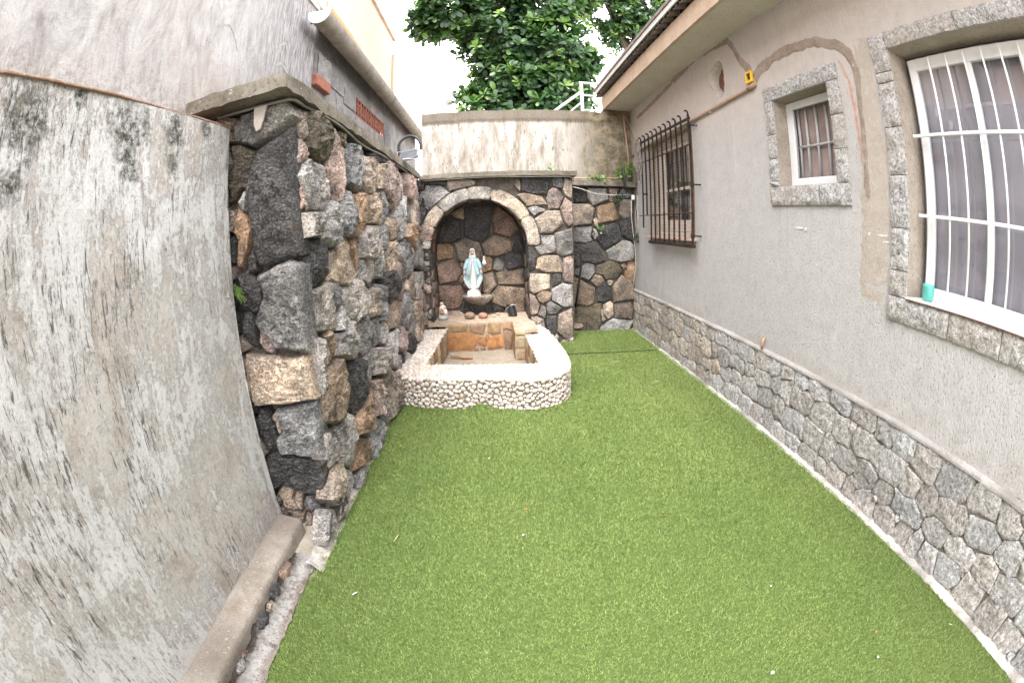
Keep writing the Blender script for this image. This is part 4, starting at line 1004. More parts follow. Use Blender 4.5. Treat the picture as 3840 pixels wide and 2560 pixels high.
# round stones, stick and dry leaves
for (x, y, z, s, colr, lab) in ((-0.355, 6.72, 0.43, 0.07, (0.24, 0.17, 0.11), 'brown round stone below the bracket, left one of the pair on the ledge'), (-0.15, 6.70, 0.425, 0.062, (0.36, 0.20, 0.14), 'reddish round stone below the bracket, right one of the pair on the ledge')):
    q = MB().ball((x, y, z - 0.005), (s * 1.2, s * 0.9, s * 0.82), 20, 12, lambda d: 1 + 0.07 * fbm(d[0], d[1], d[2] + x, 2, 1.3))
    tag(q.build('round_stone', FLAG, None, smooth=True, color=colr), lab, 'stone', 'pair of round stones on the ledge')
st = MB().tube([(-0.62, 6.05, -0.03), (-0.55, 6.02, -0.02), (-0.40, 5.97, -0.03), (-0.30, 5.96, -0.035)], [0.008, 0.016, 0.02, 0.012], 7)
tag(st.build('wood_piece', WOOD, None, smooth=True), 'brown broken stick lying on the basin floor', 'stick')
# ================================================================ RIGHT: THE HOUSE
HX = 2.43
ho = thing('house', 'single storey house with grey combed render, granite trimmed windows and a rubble stone plinth', 'house', (2.6, 3, 0))
OPEN = [(-0.25, 1.68, 1.44, 3.03), (2.39, 3.15, 2.15, 2.93), (4.91, 6.42, 1.63, 3.03), (3.88, 4.36, 3.12, 3.72)]
Y0, Y1, Z0, Z1 = -3.5, 8.05, 0.55, 3.90
yc = sorted(set([Y0, Y1] + [o[0] for o in OPEN] + [o[1] for o in OPEN])); zc = sorted(set([Z0, Z1] + [o[2] for o in OPEN] + [o[3] for o in OPEN]))
def hw_(y, z): return (HX + 0.004 * fbm(y, z, 11, 3, 1.5), y, z)
m = MB()
for a_, b_ in zip(yc[:-1], yc[1:]):
    for c_, d_ in zip(zc[:-1], zc[1:]):
        my, mz = (a_ + b_) / 2, (c_ + d_) / 2
        if any(o[0] < my < o[1] and o[2] < mz < o[3] for o in OPEN): continue
        m.add(*grid(hw_, lin(a_, b_, max(2, int((b_ - a_) / 0.15) + 1)), lin(c_, d_, max(2, int((d_ - c_) / 0.15) + 1)), True))
# ragged hole knocked through the wall
hole = []
for k in range(28):
    t = 2 * PI * k / 28
    r_ = 1 + 0.10 * math.sin(3 * t + 1) + random.uniform(-0.05, 0.05)
    hole.append((4.12 + 0.165 * math.cos(t) * r_, 3.42 + 0.215 * math.sin(t) * r_))
sq = []
for k in range(28):
    t = 2 * PI * k / 28; c_, s_ = math.cos(t), math.sin(t)
    q = min(0.24 / abs(c_) if abs(c_) > 1e-6 else 9, 0.30 / abs(s_) if abs(s_) > 1e-6 else 9)
    sq.append((4.12 + c_ * q, 3.42 + s_ * q))
for c_ in ((3.88, 3.12), (3.88, 3.72), (4.36, 3.12), (4.36, 3.72)):
    k = min(range(28), key=lambda q: math.dist(sq[q], c_)); sq[k] = c_
sq = [(4.12 + (p[0] - 4.12) * 1.03, 3.42 + (p[1] - 3.42) * 1.03) for p in sq]
v = [(hw_(*p)[0] - 0.0015, *p) for p in sq] + [(HX - 0.001, *p) for p in hole]
f = [(k, k + 28, (k + 1) % 28 + 28, (k + 1) % 28) for k in range(28)]
m.add(v, f)
m.build('wall', HOUSE, ho, smooth=True)
m = MB(); n = 28
v, f = [], []
for j in range(5):
    for k in range(n):
        q = hole[k]; s_ = 1 - 0.05 * j
        v.append((HX - 0.001 + 0.026 * j, 4.12 + (q[0] - 4.12) * s_ + 0.006 * random.uniform(-1, 1), 3.42 + (q[1] - 3.42) * s_ + 0.006 * random.uniform(-1, 1)))
for j in range(4):
    for k in range(n): f.append((j * n + k, (j + 1) * n + k, (j + 1) * n + (k + 1) % n, j * n + (k + 1) % n))
m.add(v, f); m.build('hole_lining', LIGHTM, ho, sharp=30)
m = MB(); m.box(2.530, 2.56, 3.90, 4.34, 3.16, 3.68); m.build('hole_backing', plain('broken_brick', (0.24, 0.12, 0.085), 0.9, var=0.4, sc=14), ho)
m = MB(); m.box(2.66, 3.2, Y0, Y1, 0.0, 3.9); m.box(2.44, 2.66, Y1 - 0.2, Y1, 0, 3.9)
m.build('core_wall', DARK, ho)

def opening(o, d, sill_mat=None):
    y0, y1, z0, z1 = o; m = MB()
    m.add([(HX, y0, z0), (HX, y0, z1), (HX + d, y0, z1), (HX + d, y0, z0)], [(0, 1, 2, 3)])
    m.add([(HX, y1, z0), (HX, y1, z1), (HX + d, y1, z1), (HX + d, y1, z0)], [(3, 2, 1, 0)])
    m.add([(HX, y0, z1), (HX, y1, z1), (HX + d, y1, z1), (HX + d, y0, z1)], [(0, 1, 2, 3)])
    m.add([(HX, y0, z0), (HX, y1, z0), (HX + d, y1, z0), (HX + d, y0, z0)], [(3, 2, 1, 0)])
    return m
def surround_block(name, parent, y0, y1, z0, z1, sd):
    """split-faced granite block, proud of the wall"""
    nu, nv = max(5, int((y1 - y0) / 0.022)), max(5, int((z1 - z0) / 0.022))
    def fn(y, z):
        ey = min(y - y0, y1 - y) / 0.02; ez = min(z - z0, z1 - z) / 0.02; e = max(0, min(1, min(ey, ez)))
        h = 0.010 + (0.014 + 0.014 * fbm(y, z, sd, 4, 13) + 0.006 * mn.cell(Vector((y * 45, z * 45, sd)))) * (0.25 + 0.75 * e)
        return (HX - h, y, z)
    Y, Z = lin(y0 + 0.002, y1 - 0.002, nu), lin(z0 + 0.002, z1 - 0.002, nv)
    m = MB(); m.add(*grid(fn, Y, Z, True))
    for (edge, fl) in (([(y, Z[0]) for y in Y], 0), ([(y, Z[-1]) for y in Y], 1), ([(Y[0], z) for z in Z], 1), ([(Y[-1], z) for z in Z], 0)):
        m.add([fn(*q) for q in edge] + [(HX + 0.012, q[0], q[1]) for q in edge], [((i, i + 1, i + 1 + len(edge), i + len(edge)) if fl else (i + len(edge), i + 1 + len(edge), i + 1, i)) for i in range(len(edge) - 1)])
    return m.build(name, GRAN, parent, sharp=40)

# --- large window
w1 = opening(OPEN[0], 0.225).build('window', REVEAL, ho)
w1['label'] = 'large barred window at the right edge with a grey curtain'
for (a_, b_, c_, d_) in ((1.68, 1.842, 2.875, 3.15), (1.68, 1.838, 2.80, 2.873), (1.68, 1.842, 2.497, 2.798), (1.68, 1.84, 2.187, 2.495), (1.68, 1.844, 1.86, 2.185), (1.68, 1.842, 1.60, 1.858), (1.68, 1.84, 1.442, 1.598),
                        (1.30, 1.84, 1.285, 1.438), (0.88, 1.298, 1.283, 1.436), (0.45, 0.878, 1.285, 1.438), (0.0, 0.448, 1.285, 1.438), (-0.41, -0.002, 1.285, 1.436),
                        (1.02, 1.678, 3.03, 3.155), (0.42, 1.018, 3.03, 3.15), (-0.10, 0.418, 3.03, 3.152), (-0.41, -0.102, 3.03, 3.15), (-0.41, -0.25, 2.3, 3.028), (-0.41, -0.25, 1.44, 2.298)):
    surround_block('granite_block', w1, a_, b_, c_, d_, a_ * 7 + c_ * 3)
m = MB().box(2.40, 2.63, -0.245, 1.672, 1.441, 1.452, 0.002); m.build('sill', WHITE, w1)
m = MB().box(2.398, 2.42, -0.245, 1.674, 1.4385, 1.4408); m.build('sill_edge', TERRA, w1)
fm = MB(); fx0, fx1 = 2.575, 2.615
fm.box(fx0, fx1, 1.555, 1.62, 1.453, 2.985, 0.004); fm.box(fx0, fx1, -0.22, -0.155, 1.453, 2.985, 0.004)
fm.box(fx0 + 0.001, fx1 - 0.001, -0.155, 1.555, 1.453, 1.53, 0.004); fm.box(fx0 + 0.001, fx1 - 0.001, -0.155, 1.555, 2.90, 2.985, 0.004)
for yb in (1.085, 0.62, 0.155): fm.box(fx0 + 0.003, fx1 - 0.003, yb - 0.024, yb + 0.024, 1.53, 2.90, 0.003)
fm.build('frame', WHITE, w1)
for y0, y1 in ((-0.155, 0.131), (0.179, 0.596), (0.644, 1.061), (1.109, 1.555)):
    MB().box(2.592, 2.598, y0, y1, 1.53, 2.90).build('pane', GLASS, w1)
for k in range(12):
    y = 1.555 - 0.157 * k if k else 1.568
    if k == 0: continue
    b_ = MB().tube([(2.535, y + 0.142 * 0, 1.452), (2.535, y, 2.955)], 0.0085, 8); b_.build('bar', WHITE, w1, smooth=True)
for z in (1.955, 2.452):
    MB().box(2.515, 2.53, -0.235, 1.655, z - 0.010, z + 0.010, 0.002).build('crossbar', WHITE, w1)
m = MB(); m.add(*grid(lambda y, z: (2.641 + 0.003 * math.sin(y * 42 + math.sin(y * 9) * 2), y, z), lin(-0.24, 1.67, 160), [1.46, 2.2, 3.02])); m.build('curtain', CURT, w1, smooth=True)

# --- small window
w2 = opening(OPEN[1], 0.225).build('window', REVEAL, ho)
w2['label'] = 'small square window with a frosted pane'
for (a_, b_, c_, d_) in ((3.15, 3.285, 2.62, 2.93), (3.15, 3.283, 2.40, 2.618), (3.15, 3.286, 2.20, 2.398), (2.245, 2.39, 2.66, 2.93), (2.245, 2.388, 2.40, 2.658), (2.247, 2.39, 2.15, 2.398),
                        (2.90, 3.285, 1.985, 2.148), (2.60, 2.898, 1.985, 2.146), (2.235, 2.598, 1.985, 2.148), (3.15, 3.285, 2.15, 2.198), (2.70, 3.285, 2.932, 3.07), (2.245, 2.698, 2.932, 3.072)):
    surround_block('granite_block', w2, a_, b_, c_, d_, a_ * 5 + c_)
fm = MB()
for (a_, b_, c_, d_) in ((3.06, 3.148, 2.16, 2.925), (2.395, 2.455, 2.16, 2.925), (2.455, 3.06, 2.16, 2.235), (2.455, 3.06, 2.855, 2.925)): fm.box(2.57, 2.61, a_, b_, c_, d_, 0.004)
fm.build('frame', WHITE, w2)
def m_frost():
    n = NT('frosted_glass'); n.b.inputs['Transmission Weight'].default_value = 1.0; n.b.inputs['IOR'].default_value = 1.15
    return n.fin((0.92, 0.91, 0.92), 0.18, None, 0.5)
MB().box(2.588, 2.594, 2.455, 3.06, 2.235, 2.855).build('pane', m_frost(), w2)
for y in (2.52, 2.66, 2.80, 2.94, 3.05): MB().tube([(2.635, y, 2.20), (2.635, y, 2.90)], 0.013, 8).build('bar', WHITE, w2, smooth=True)
MB().tube([(2.630, 2.42, 2.52), (2.630, 3.12, 2.52)], 0.011, 8).build('crossbar', WHITE, w2, smooth=True)
MB().box(2.652, 2.657, 2.40, 3.14, 2.16, 2.92).build('curtain', plain('pinkish_blind', (0.50, 0.40, 0.36), 0.9, 0.1, var=0.3, sc=3), w2)

PW = plain('pale_sash_paint', (0.52, 0.45, 0.39), 0.6, var=0.15)
# --- old window behind the iron grille
w3 = opening(OPEN[2], 0.20).build('window', REVEAL, ho)
w3['label'] = 'old brown wooden window behind a rusty iron grille'
MB().box(2.36, 2.60, 4.86, 6.47, 1.592, 1.628, 0.004).build('sill', plain('pink_sill', (0.55, 0.36, 0.30), 0.8, var=0.25), w3)
fm = MB()
for (a_, b_, c_, d_) in ((6.33, 6.42, 1.63, 3.03), (5.14, 5.20, 1.63, 1.70), (4.91, 4.97, 1.63, 3.03), (4.97, 5.12, 2.97, 3.03), (5.22, 6.33, 2.93, 3.03), (5.22, 6.33, 1.63, 1.70)): fm.box(2.53, 2.58, a_, b_, c_, d_, 0.004)
fm.build('frame', PW, w3)
MB().box(2.525, 2.585, 5.125, 5.215, 1.70, 2.93, 0.004).build('mullion', WOOD, w3)
fm = MB()
for (a_, b_, c_, d_) in ((6.10, 6.325, 1.705, 2.925), (5.225, 5.27, 1.705, 2.925), (5.27, 6.10, 1.705, 1.86), (5.27, 6.10, 2.86, 2.925), (5.27, 6.10, 2.27, 2.31), (5.64, 5.68, 1.86, 2.27), (4.972, 5.118, 1.632, 1.80), (4.972, 5.118, 2.27, 2.30)): fm.box(2.545, 2.57, a_, b_, c_, d_, 0.003)
fm.build('sash', PW, w3)
MB().box(2.556, 2.560, 5.27, 6.10, 1.86, 2.86).build('pane', GLASS, w3); MB().box(2.556, 2.560, 4.972, 5.118, 1.80, 2.97).build('pane', GLASS, w3)
MB().box(2.63, 2.64, 4.9, 6.4, 1.62, 3.03).build('backing', plain('dim_room', (0.10, 0.095, 0.09), 0.9), w3)

# --- iron grille: bolted on the wall in front of the old window
gg = thing('iron_grille', 'rusty wrought iron grille with twisted bars curling at the top over the old window', 'window grille', (2.34, 5.6, 1.5))
GX = 2.335
def twisted(pts, r, turns, name, parent):
    """square bar twisted along its length"""
    v, f = [], []; n = len(pts)
    for i, p in enumerate(pts):
        a = turns * 2 * PI * i / (n - 1)
        for k in range(4):
            t = a + k * PI / 2 + PI / 4; d = Vector((math.cos(t), math.sin(t), 0)) * r * 1.25
            v.append((p[0] + d.x, p[1] + d.y, p[2]))
    for i in range(n - 1):
        for k in range(4): f.append((i * 4 + k, i * 4 + (k + 1) % 4, (i + 1) * 4 + (k + 1) % 4, (i + 1) * 4 + k))
    f += [(3, 2, 1, 0), tuple((n - 1) * 4 + k for k in range(4))]
    return mk(name, v, f, IRON, parent)
def hook(y, z): return [(GX, y, z)] + [(GX - 0.022 + 0.022 * math.cos(t), y + 0.01 * math.sin(t), z + 0.032 * math.sin(t) + 0.015) for t in lin(0.1, 2.5, 8)]
gys = [6.53, 6.36, 6.19, 6.02, 5.85, 5.68, 5.51, 5.34, 5.17, 5.00]
for i, y in enumerate(gys):
    zb = 1.745 if i == 0 else (1.94 if i == 1 else 1.56)
    zt = 3.12
    tw = MB(); o = twisted([(GX, y, zb + (zt - zb) * k / 70) for k in range(71)], 0.0115, 9, 'bar', gg)
    MB().tube(hook(y, zt), [0.0125] * 7 + [0.010, 0.008], 6).build('curl', IRON, o, smooth=True)
o = MB().box(GX - 0.012, GX + 0.012, 4.765, 4.795, 1.56, 3.14, 0.003).build('end_bar', IRON, gg)
MB().tube(hook(4.78, 3.14), [0.012] * 7 + [0.010, 0.007], 6).build('curl', IRON, o, smooth=True)
MB().box(GX - 0.004, GX + 0.022, 4.76, 6.58, 3.075, 3.105, 0.003).build('top_rail', IRON, gg)
MB().box(GX - 0.016, GX + 0.02, 4.74, 6.28, 1.515, 1.56, 0.003).build('bottom_rail', IRON, gg)
for z, e in ((2.755, 6.60), (1.93, 6.66)): MB().tube([(GX - 0.016, 4.72, z), (GX - 0.016, e, z)], 0.008, 6).build('rod', IRON, gg, smooth=True)
for z in (3.0, 2.27, 1.66): 
    MB().tube([(GX, 4.78, z), (2.46, 4.72, z)], 0.010, 6).build('wall_bracket', IRON, gg, smooth=True)
    MB().box(GX - 0.018, GX + 0.018, 4.757, 4.803, z - 0.03, z + 0.03, 0.004).build('collar', IRON, gg)
MB().tube([(GX, 6.53, 2.27), (2.43, 6.56, 2.27)], 0.012, 6).build('wall_bracket', IRON, gg, smooth=True)
# bundle of loose cable hung on the far end of the grille
bc = thing('cable_bundle', 'tangled loops of old cable hanging from the far end of the iron grille', 'cable', (2.3, 6.55, 3.1))
for k in range(9):
    a_ = random.uniform(0.05, 0.16); L_ = random.uniform(0.30, 0.72); oy = random.uniform(-0.06, 0.14)
    pts = [(GX - 0.04 - random.uniform(0, .03) , 6.50 + oy * 0.3 + a_ * math.sin(t) + oy * (t / PI) * 0.5, 3.14 - L_ * (1 - math.cos(t)) / 2 * 1.0) for t in lin(0, 2 * PI, 18)]
    MB().tube(pts, 0.0055, 5, False).build('cable_loop', plain('dusty_cable', (0.22, 0.19, 0.17), 0.6) if k == 0 else bpy.data.materials['dusty_cable'], bc, smooth=True)
pts = [(2.34, 7.26, 3.70), (2.32, 6.9, 3.40), (2.30, 6.6, 3.18), (2.29, 6.5, 3.1)]
MB().tube(pts, 0.004, 5).build('cable_lead', CABLE, bc, smooth=True)

# --- mortar scars chased round pipes, repair strip
WS = 1.15
def ribbon(name, line, mat, parent, x, lift=0.008, sd=0):
    """raised, ragged band of mortar following a line on the wall: (y, z, half width)"""
    L_ = []
    for a_, b_ in zip(line[:-1], line[1:]):
        n_ = max(2, int(math.dist(a_[:2], b_[:2]) / 0.018))
        for k in range(n_): L_.append(tuple(a_[i] + (b_[i] - a_[i]) * k / n_ for i in range(3)))
    L_.append(line[-1]); v, f = [], []; nc = 7
    for i, (y, z, w_) in enumerate(L_):
        p0, p1 = L_[max(i - 2, 0)], L_[min(i + 2, len(L_) - 1)]
        t = Vector((p1[0] - p0[0], p1[1] - p0[1])); t = t.normalized() if t.length > 0 else Vector((1, 0)); n_ = Vector((-t.y, t.x))
        for j in range(nc):
            s = -1 + 2 * j / (nc - 1)
            wj = w_ * WS * (1 + 0.35 * fbm(y * 9, z * 9, sd + (3 if s > 0 else 7), 4))
            yy, zz = y + n_.x * s * wj, z + n_.y * s * wj
            h = (lift * (0.75 + 0.8 * fbm(yy, zz, sd, 4, 16))) if 0 < j < nc - 1 else -0.004
            v.append((x - h, yy, zz))
    for i in range(len(L_) - 1):
        for j in range(nc - 1): f.append((i * nc + j, (i + 1) * nc + j, (i + 1) * nc + j + 1, i * nc + j + 1))
    return mk(name, v, f, mat, parent, sharp=50)
ribbon('mortar_scar', [(6.9, 3.60, .03), (6.2, 3.66, .04), (5.6, 3.73, .04), (5.0, 3.80, .045), (4.565, 3.86, .04), (4.273, 3.835, .04), (3.95, 3.80, .04), (3.80, 3.79, .045), (3.70, 3.66, .04), (3.62, 3.50, .04), (3.52, 3.38, .05), (3.46, 3.30, .06)], SCAR, ho, HX + 0.002, 0.008, 1)
ribbon('mortar_scar', [(3.40, 3.22, .06), (3.30, 3.28, .05), (3.019, 3.335, .045), (2.777, 3.335, .05), (2.445, 3.30, .05), (2.20, 3.20, .045), (2.07, 3.09, .045), (2.035, 2.954, .035), (2.055, 2.744, .025), (2.07, 2.445, .022), (2.07, 2.262, .025), (2.065, 2.12, .035), (2.06, 2.04, .01)], SCAR, ho, HX + 0.001, 0.011, 2)
ribbon('exposed_brick_chase', [(2.20, 3.07, .008), (2.135, 2.90, .016), (2.12, 2.70, .018), (2.115, 2.45, .013), (2.11, 2.28, .006)], plain('pink_brick_dust', (0.44, 0.28, 0.225), 0.9, 0.1, bump=0.4, var=0.2), ho, HX + 0.0005, 0.005, 5)
ribbon('smooth_patch', [(1.93, 3.18, .09), (1.95, 2.9, .10), (1.985, 2.5, .135), (2.0, 2.1, .16), (2.0, 1.8, .155), (2.01, 1.5, .155), (1.99, 1.34, .14)], SMOOTH, ho, HX + 0.003, 0.0055, 9)
# limewash dabs
DAB = plain('lime_smear', (0.58, 0.56, 0.55), 0.95, 0.05)
for (y, z, a_, b_) in ((2.88, 1.80, .05, .012), (2.80, 1.79, .02, .02), (1.93, 1.80, .05, .012), (2.06, 1.80, .012, .014), (1.90, 1.76, .03, .008)):
    ribbon('paint_dab', [(y - a_, z, b_ * 0.6), (y, z, b_), (y + a_, z, b_ * 0.5)], WHITE if False else DAB, ho, HX - 0.0015, 0.0018, y)

# --- plinth of rough granite
seeds = []
rr_ = random.Random(77)
rows = [(0.0, 0.17), (0.17, 0.345), (0.345, 0.52), (0.52, 0.69)]
for ri, (z0, z1) in enumerate(rows):
    y = -1.6 + rr_.uniform(0, .2)
    while y < 7.25:
        L_ = rr_.uniform(0.15, 0.33) * (1.0 if ri else 0.8)
        zz = (z0 + z1) / 2 + 0.03 * math.sin(y * 2.1 + ri * 1.3) + rr_.uniform(-.028, .028)
        br_ = y > 4.0
        k = rr_.choice('ggggh' if not br_ else 'gbbtb')
        seeds.append((y + L_ / 2, zz, L_ / 2, 0.088 * rr_.uniform(0.85, 1.15), k))
        if rr_.random() < 0.16: seeds.append((y + L_ + 0.02, zz + rr_.choice((-.05, .05)), 0.035, 0.035, k))
        y += L_
GC = {'g': (0.50, 0.475, 0.46), 'h': (0.55, 0.525, 0.51), 'b': (0.45, 0.405, 0.36), 't': (0.50, 0.445, 0.385)}
m = MB(); m.add(*grid(lambda y, z: (2.418, y, z), lin(-1.7, 7.28, 40), [-0.05, 0.3, 0.69])); m.build('plinth_mortar', m_concrete('plinth_joint', (0.24, 0.205, 0.175), (0.38, 0.335, 0.295), dark=(0.04, 0.03, 0.025)), ho)
frP = lambda u, v, w: (2.412 - w + 0.012 * v, u, v)
for i, cl in enumerate(cells(seeds, lambda u, v: (u > -1.6) & (u < 7.26) & (v > -0.02) & (v < 0.685), 0.0005, K=26, p=3.2, warp=0.012, ang=0.13, seed=61)):
    rock('stone', frP, cl, random.uniform(0.018, 0.028), 0.0, BASE, ho, GC[cl[3]], 2000 + i, rings=8 if cl[0] < 3.0 else 4, rough=1.1, edge=0.78)
m = MB()
prof = [(2.396, 0.672), (2.398, 0.688), (2.408, 0.698), (2.431, 0.708), (2.434, 0.72)]
m.add(*grid(lambda y, t: (lambda j, u: (prof[j][0] * (1 - u) + prof[j + 1][0] * u + 0.005 * fbm(y, t, 4, 4, 8), y, prof[j][1] * (1 - u) + prof[j + 1][1] * u + 0.005 * fbm(y, t, 14, 4, 8)))(min(int(t), 3), t - min(int(t), 3)), lin(-1.7, 7.26, 340), lin(0, 4, 9), True))
m.build('mortar_weathering', WEATHM, ho, smooth=True)
m = MB(); m.add(*grid(lambda y, s: (2.335 + s * 0.085 + 0.008 * fbm(y, s, 3, 3, 8), y, 0.001 + 0.03 * s ** 2 + 0.012 * max(0, fbm(y, s, 6, 5, 14))), lin(-1.7, 7.2, 500), lin(0, 1, 8)))
m.build('footing_mortar', RUBBLE, ho, sharp=50)
m = MB().tube([(2.40, 3.30, 0.70), (2.398, 3.30, 0.755), (2.41, 3.305, 0.79), (2.435, 3.305, 0.80)], 0.014, 8)
m.build('pipe_stub', PVC, ho, smooth=True)

# --- eaves
m = MB(); m.box(1.985, 2.44, -3.5, 7.34, 3.818, 3.835); m.build('soffit', SOFFIT, ho)
rough_slab('fascia', 1.945, 1.987, -3.5, 7.30, 3.80, 4.03, PEACHF, ho, 0.15, 0.003, 3)
m = MB().box(1.99, 2.7, 7.28, 7.33, 3.815, 4.1); m.build('eave_end', SCAR, ho)
y = 7.36; k = 0
while y > -3.0:
    y1 = y - 1.062; nseg = 48
    def cz(yy): return 0.033 * math.cos(2 * PI * yy / 0.177)
    def top(yy, s): return (1.86 + s * 1.2, yy, 4.085 + 0.32 * s + cz(yy) + (0.004 if k % 2 else 0))
    m = MB(); Y = lin(y1 + 0.002, y, nseg + 1)
    m.add(*grid(lambda a_, s: top(a_, s), Y, [0, 0.5, 1.0])); m.add(*grid(lambda a_, s: (lambda q: (q[0], q[1], q[2] - 0.008))(top(a_, s)), Y, [0, 0.5, 1.0], True))
    m.add([top(a_, 0) for a_ in Y] + [(lambda q: (q[0], q[1], q[2] - 0.008))(top(a_, 0)) for a_ in Y], [(i, i + nseg + 1, i + nseg + 2, i + 1) for i in range(nseg)])
    m.build('roof_sheet', ROOFC, ho, smooth=True)
    y = y1; k += 1
MB().box(1.835, 1.853, -3.5, 7.37, 4.088, 4.155, 0.002).build('white_batten', plain('weathered_white_board', (0.50, 0.49, 0.47), 0.8), ho)
MB().box(1.872, 1.880, -3.5, 7.35, 4.086, 4.166).build('sheet_closer', DARK, ho)
MB().box(1.822, 1.91, -3.5, 7.375, 4.157, 4.205, 0.004).build('roof_edge_cap', ROOFC, ho)
MB().box(1.99, 2.01, -3.5, 7.28, 4.03, 4.14).build('void_closer', DARK, ho)

# --- services on the house wall
pp = thing('tan_pipe', 'tan plastic pipe running along the house wall behind the iron grille to the yellow box', 'pipe', (2.40, 5, 3.1))
MB().tube([(2.405, 7.22, 2.98), (2.405, 6.4, 3.03), (2.405, 4.8, 3.075), (2.405, 3.46, 3.135)], 0.016, 10).build('pipe_run', PVC, pp, smooth=True)
MB().tube([(2.405, 3.50, 3.133), (2.405, 3.43, 3.137), (2.41, 3.40, 3.15), (2.45, 3.39, 3.155)], 0.024, 10).build('elbow', PVC, pp, smooth=True)
MB().box(2.395, 2.435, 4.33, 4.35, 3.065, 3.12, 0.003).build('clip', CABLE, pp)
tag(MB().tube([(2.30, 7.24, 3.72), (2.31, 7.24, 3.5), (2.345, 7.24, 3.0), (2.36, 7.24, 2.62)], 0.016, 8).build('downpipe', PVC, None, smooth=True), 'thin brown vertical pipe in the top corner beside the cream back wall', 'pipe')
tag(MB().tube([(1.25, 7.13, 2.545), (1.7, 7.16, 2.56), (2.25, 7.18, 2.575)], 0.013, 8).build('pipe', PVC, None, smooth=True), 'thin horizontal tan pipe lying on the coping of the corner stone wall', 'pipe')
yb = thing('junction_box', 'yellow plastic electrical box set in the house wall above the pipe end', 'electrical box', (2.42, 3.47, 3.24))
bx = MB(); y0, y1, z0, z1 = 3.415, 3.53, 3.19, 3.31
for (a_, b_, c_, d_) in ((y0, y0 + .022, z0, z1), (y1 - .022, y1, z0, z1), (y0 + .022, y1 - .022, z0, z0 + .022), (y0 + .022, y1 - .022, z1 - .022, z1)): bx.box(2.402, 2.44, a_, b_, c_, d_, 0.003)
bx.build('box_rim', YELL, yb); MB().box(2.428, 2.434, y0 + .02, y1 - .02, z0 + .02, z1 - .02).build('box_back', YELL, yb)
MB().tube([(2.424 - 0.008 * math.sin(t), 3.472 + 0.03 * math.cos(t), 3.25 + 0.035 * math.sin(t)) for t in lin(0, 5.2, 14)], 0.006, 6).build('wire_loop', BLACKP, yb, smooth=True)
MB().ball((2.418, 3.478, 3.255), (0.012, 0.022, 0.025), 8, 6).build('outlet_hole', BLACKP, yb, smooth=True)
ch = thing('wall_channel', 'rusty open vertical cable channel in the corner beside the stone wall', 'cable channel', (2.41, 7.08, 1.9))
cm = MB()
for k in range(24):
    z0_ = 1.52 + 0.033 * k; w_ = 0.012 + random.uniform(0, .012)
    cm.box(2.40 + random.uniform(-.004, .004), 2.432, 7.05 - w_, 7.05, z0_, z0_ + 0.0315); cm.box(2.40 + random.uniform(-.004, .004), 2.432, 7.11, 7.11 + w_, z0_, z0_ + 0.0315)
o = cm.build('broken_edges', RUBBLE, ch); o['kind'] = 'stuff'; MB().box(2.4295, 2.433, 7.04, 7.12, 1.50, 2.33).build('channel', IRON, ch)
MB().tube([(2.39, 7.08, 2.30), (2.385, 7.07, 2.22), (2.41, 7.08, 2.12), (2.42, 7.08, 1.7)], 0.012, 8).build('black_hose', BLACKP, ch, smooth=True)
MB().box(2.325, 2.375, 7.05, 7.10, 2.21, 2.29, 0.006).build('white_box', WHITE, ch)
wc = [(1.30, 7.02, 2.40), (1.45, 7.03, 2.37), (1.70, 7.05, 2.29), (2.0, 7.06, 2.275), (2.28, 7.08, 2.295)]
tag(MB().tube(wc, 0.0075, 6).build('cable', CABLE, None, smooth=True), 'pale cable sagging across the top of the corner stone wall', 'cable', )
tag(MB().tube([(2.31, 7.04, 2.21), (2.30, 7.03, 1.9), (2.33, 7.02, 1.6), (2.36, 7.02, 1.35), (2.37, 7.02, 1.1), (2.34, 7.03, 0.85), (2.335, 7.03, 0.78)], 0.006, 6).build('cable', CABLE, None, smooth=True), 'white cable hanging down the corner from the small white box', 'cable')
tag(MB().tube([(2.17, 7.0, 2.75), (2.19, 7.0, 2.55), (2.20, 7.0, 2.42), (2.24, 7.02, 2.34)], 0.022, 8).build('hose', BLACKP, None, smooth=True), 'short black hose bending over the coping in the back corner', 'hose')
tag(MB().tube([(1.25, 6.95, 1.37), (1.36, 6.93, 1.365), (1.42, 6.93, 1.32), (1.43, 6.93, 1.20), (1.38, 6.95, 0.8), (1.34, 7.0, 0.45)], 0.018, 8).build('hose', BLACKP, None, smooth=True), 'black hose running down behind the grotto pillar against the corner stones', 'hose')
cp = MB(); cup = [(0.0, 0.0), (0.030, 0.001), (0.040, 0.012), (0.045, 0.05), (0.044, 0.085), (0.041, 0.10), (0.038, 0.10), (0.040, 0.08), (0.036, 0.02), (0.0, 0.012)]
v = [(2.492 + r * math.cos(2 * PI * k / 24), 1.535 + r * math.sin(2 * PI * k / 24), 1.4525 + z) for r, z in cup for k in range(24)]
cp.add(v, [(j * 24 + k, j * 24 + (k + 1) % 24, (j + 1) * 24 + (k + 1) % 24, (j + 1) * 24 + k) for j in range(len(cup) - 1) for k in range(24)])
tag(cp.build('cup', TURQ, None, smooth=True), 'small turquoise plastic cup on the white sill of the large window', 'cup')

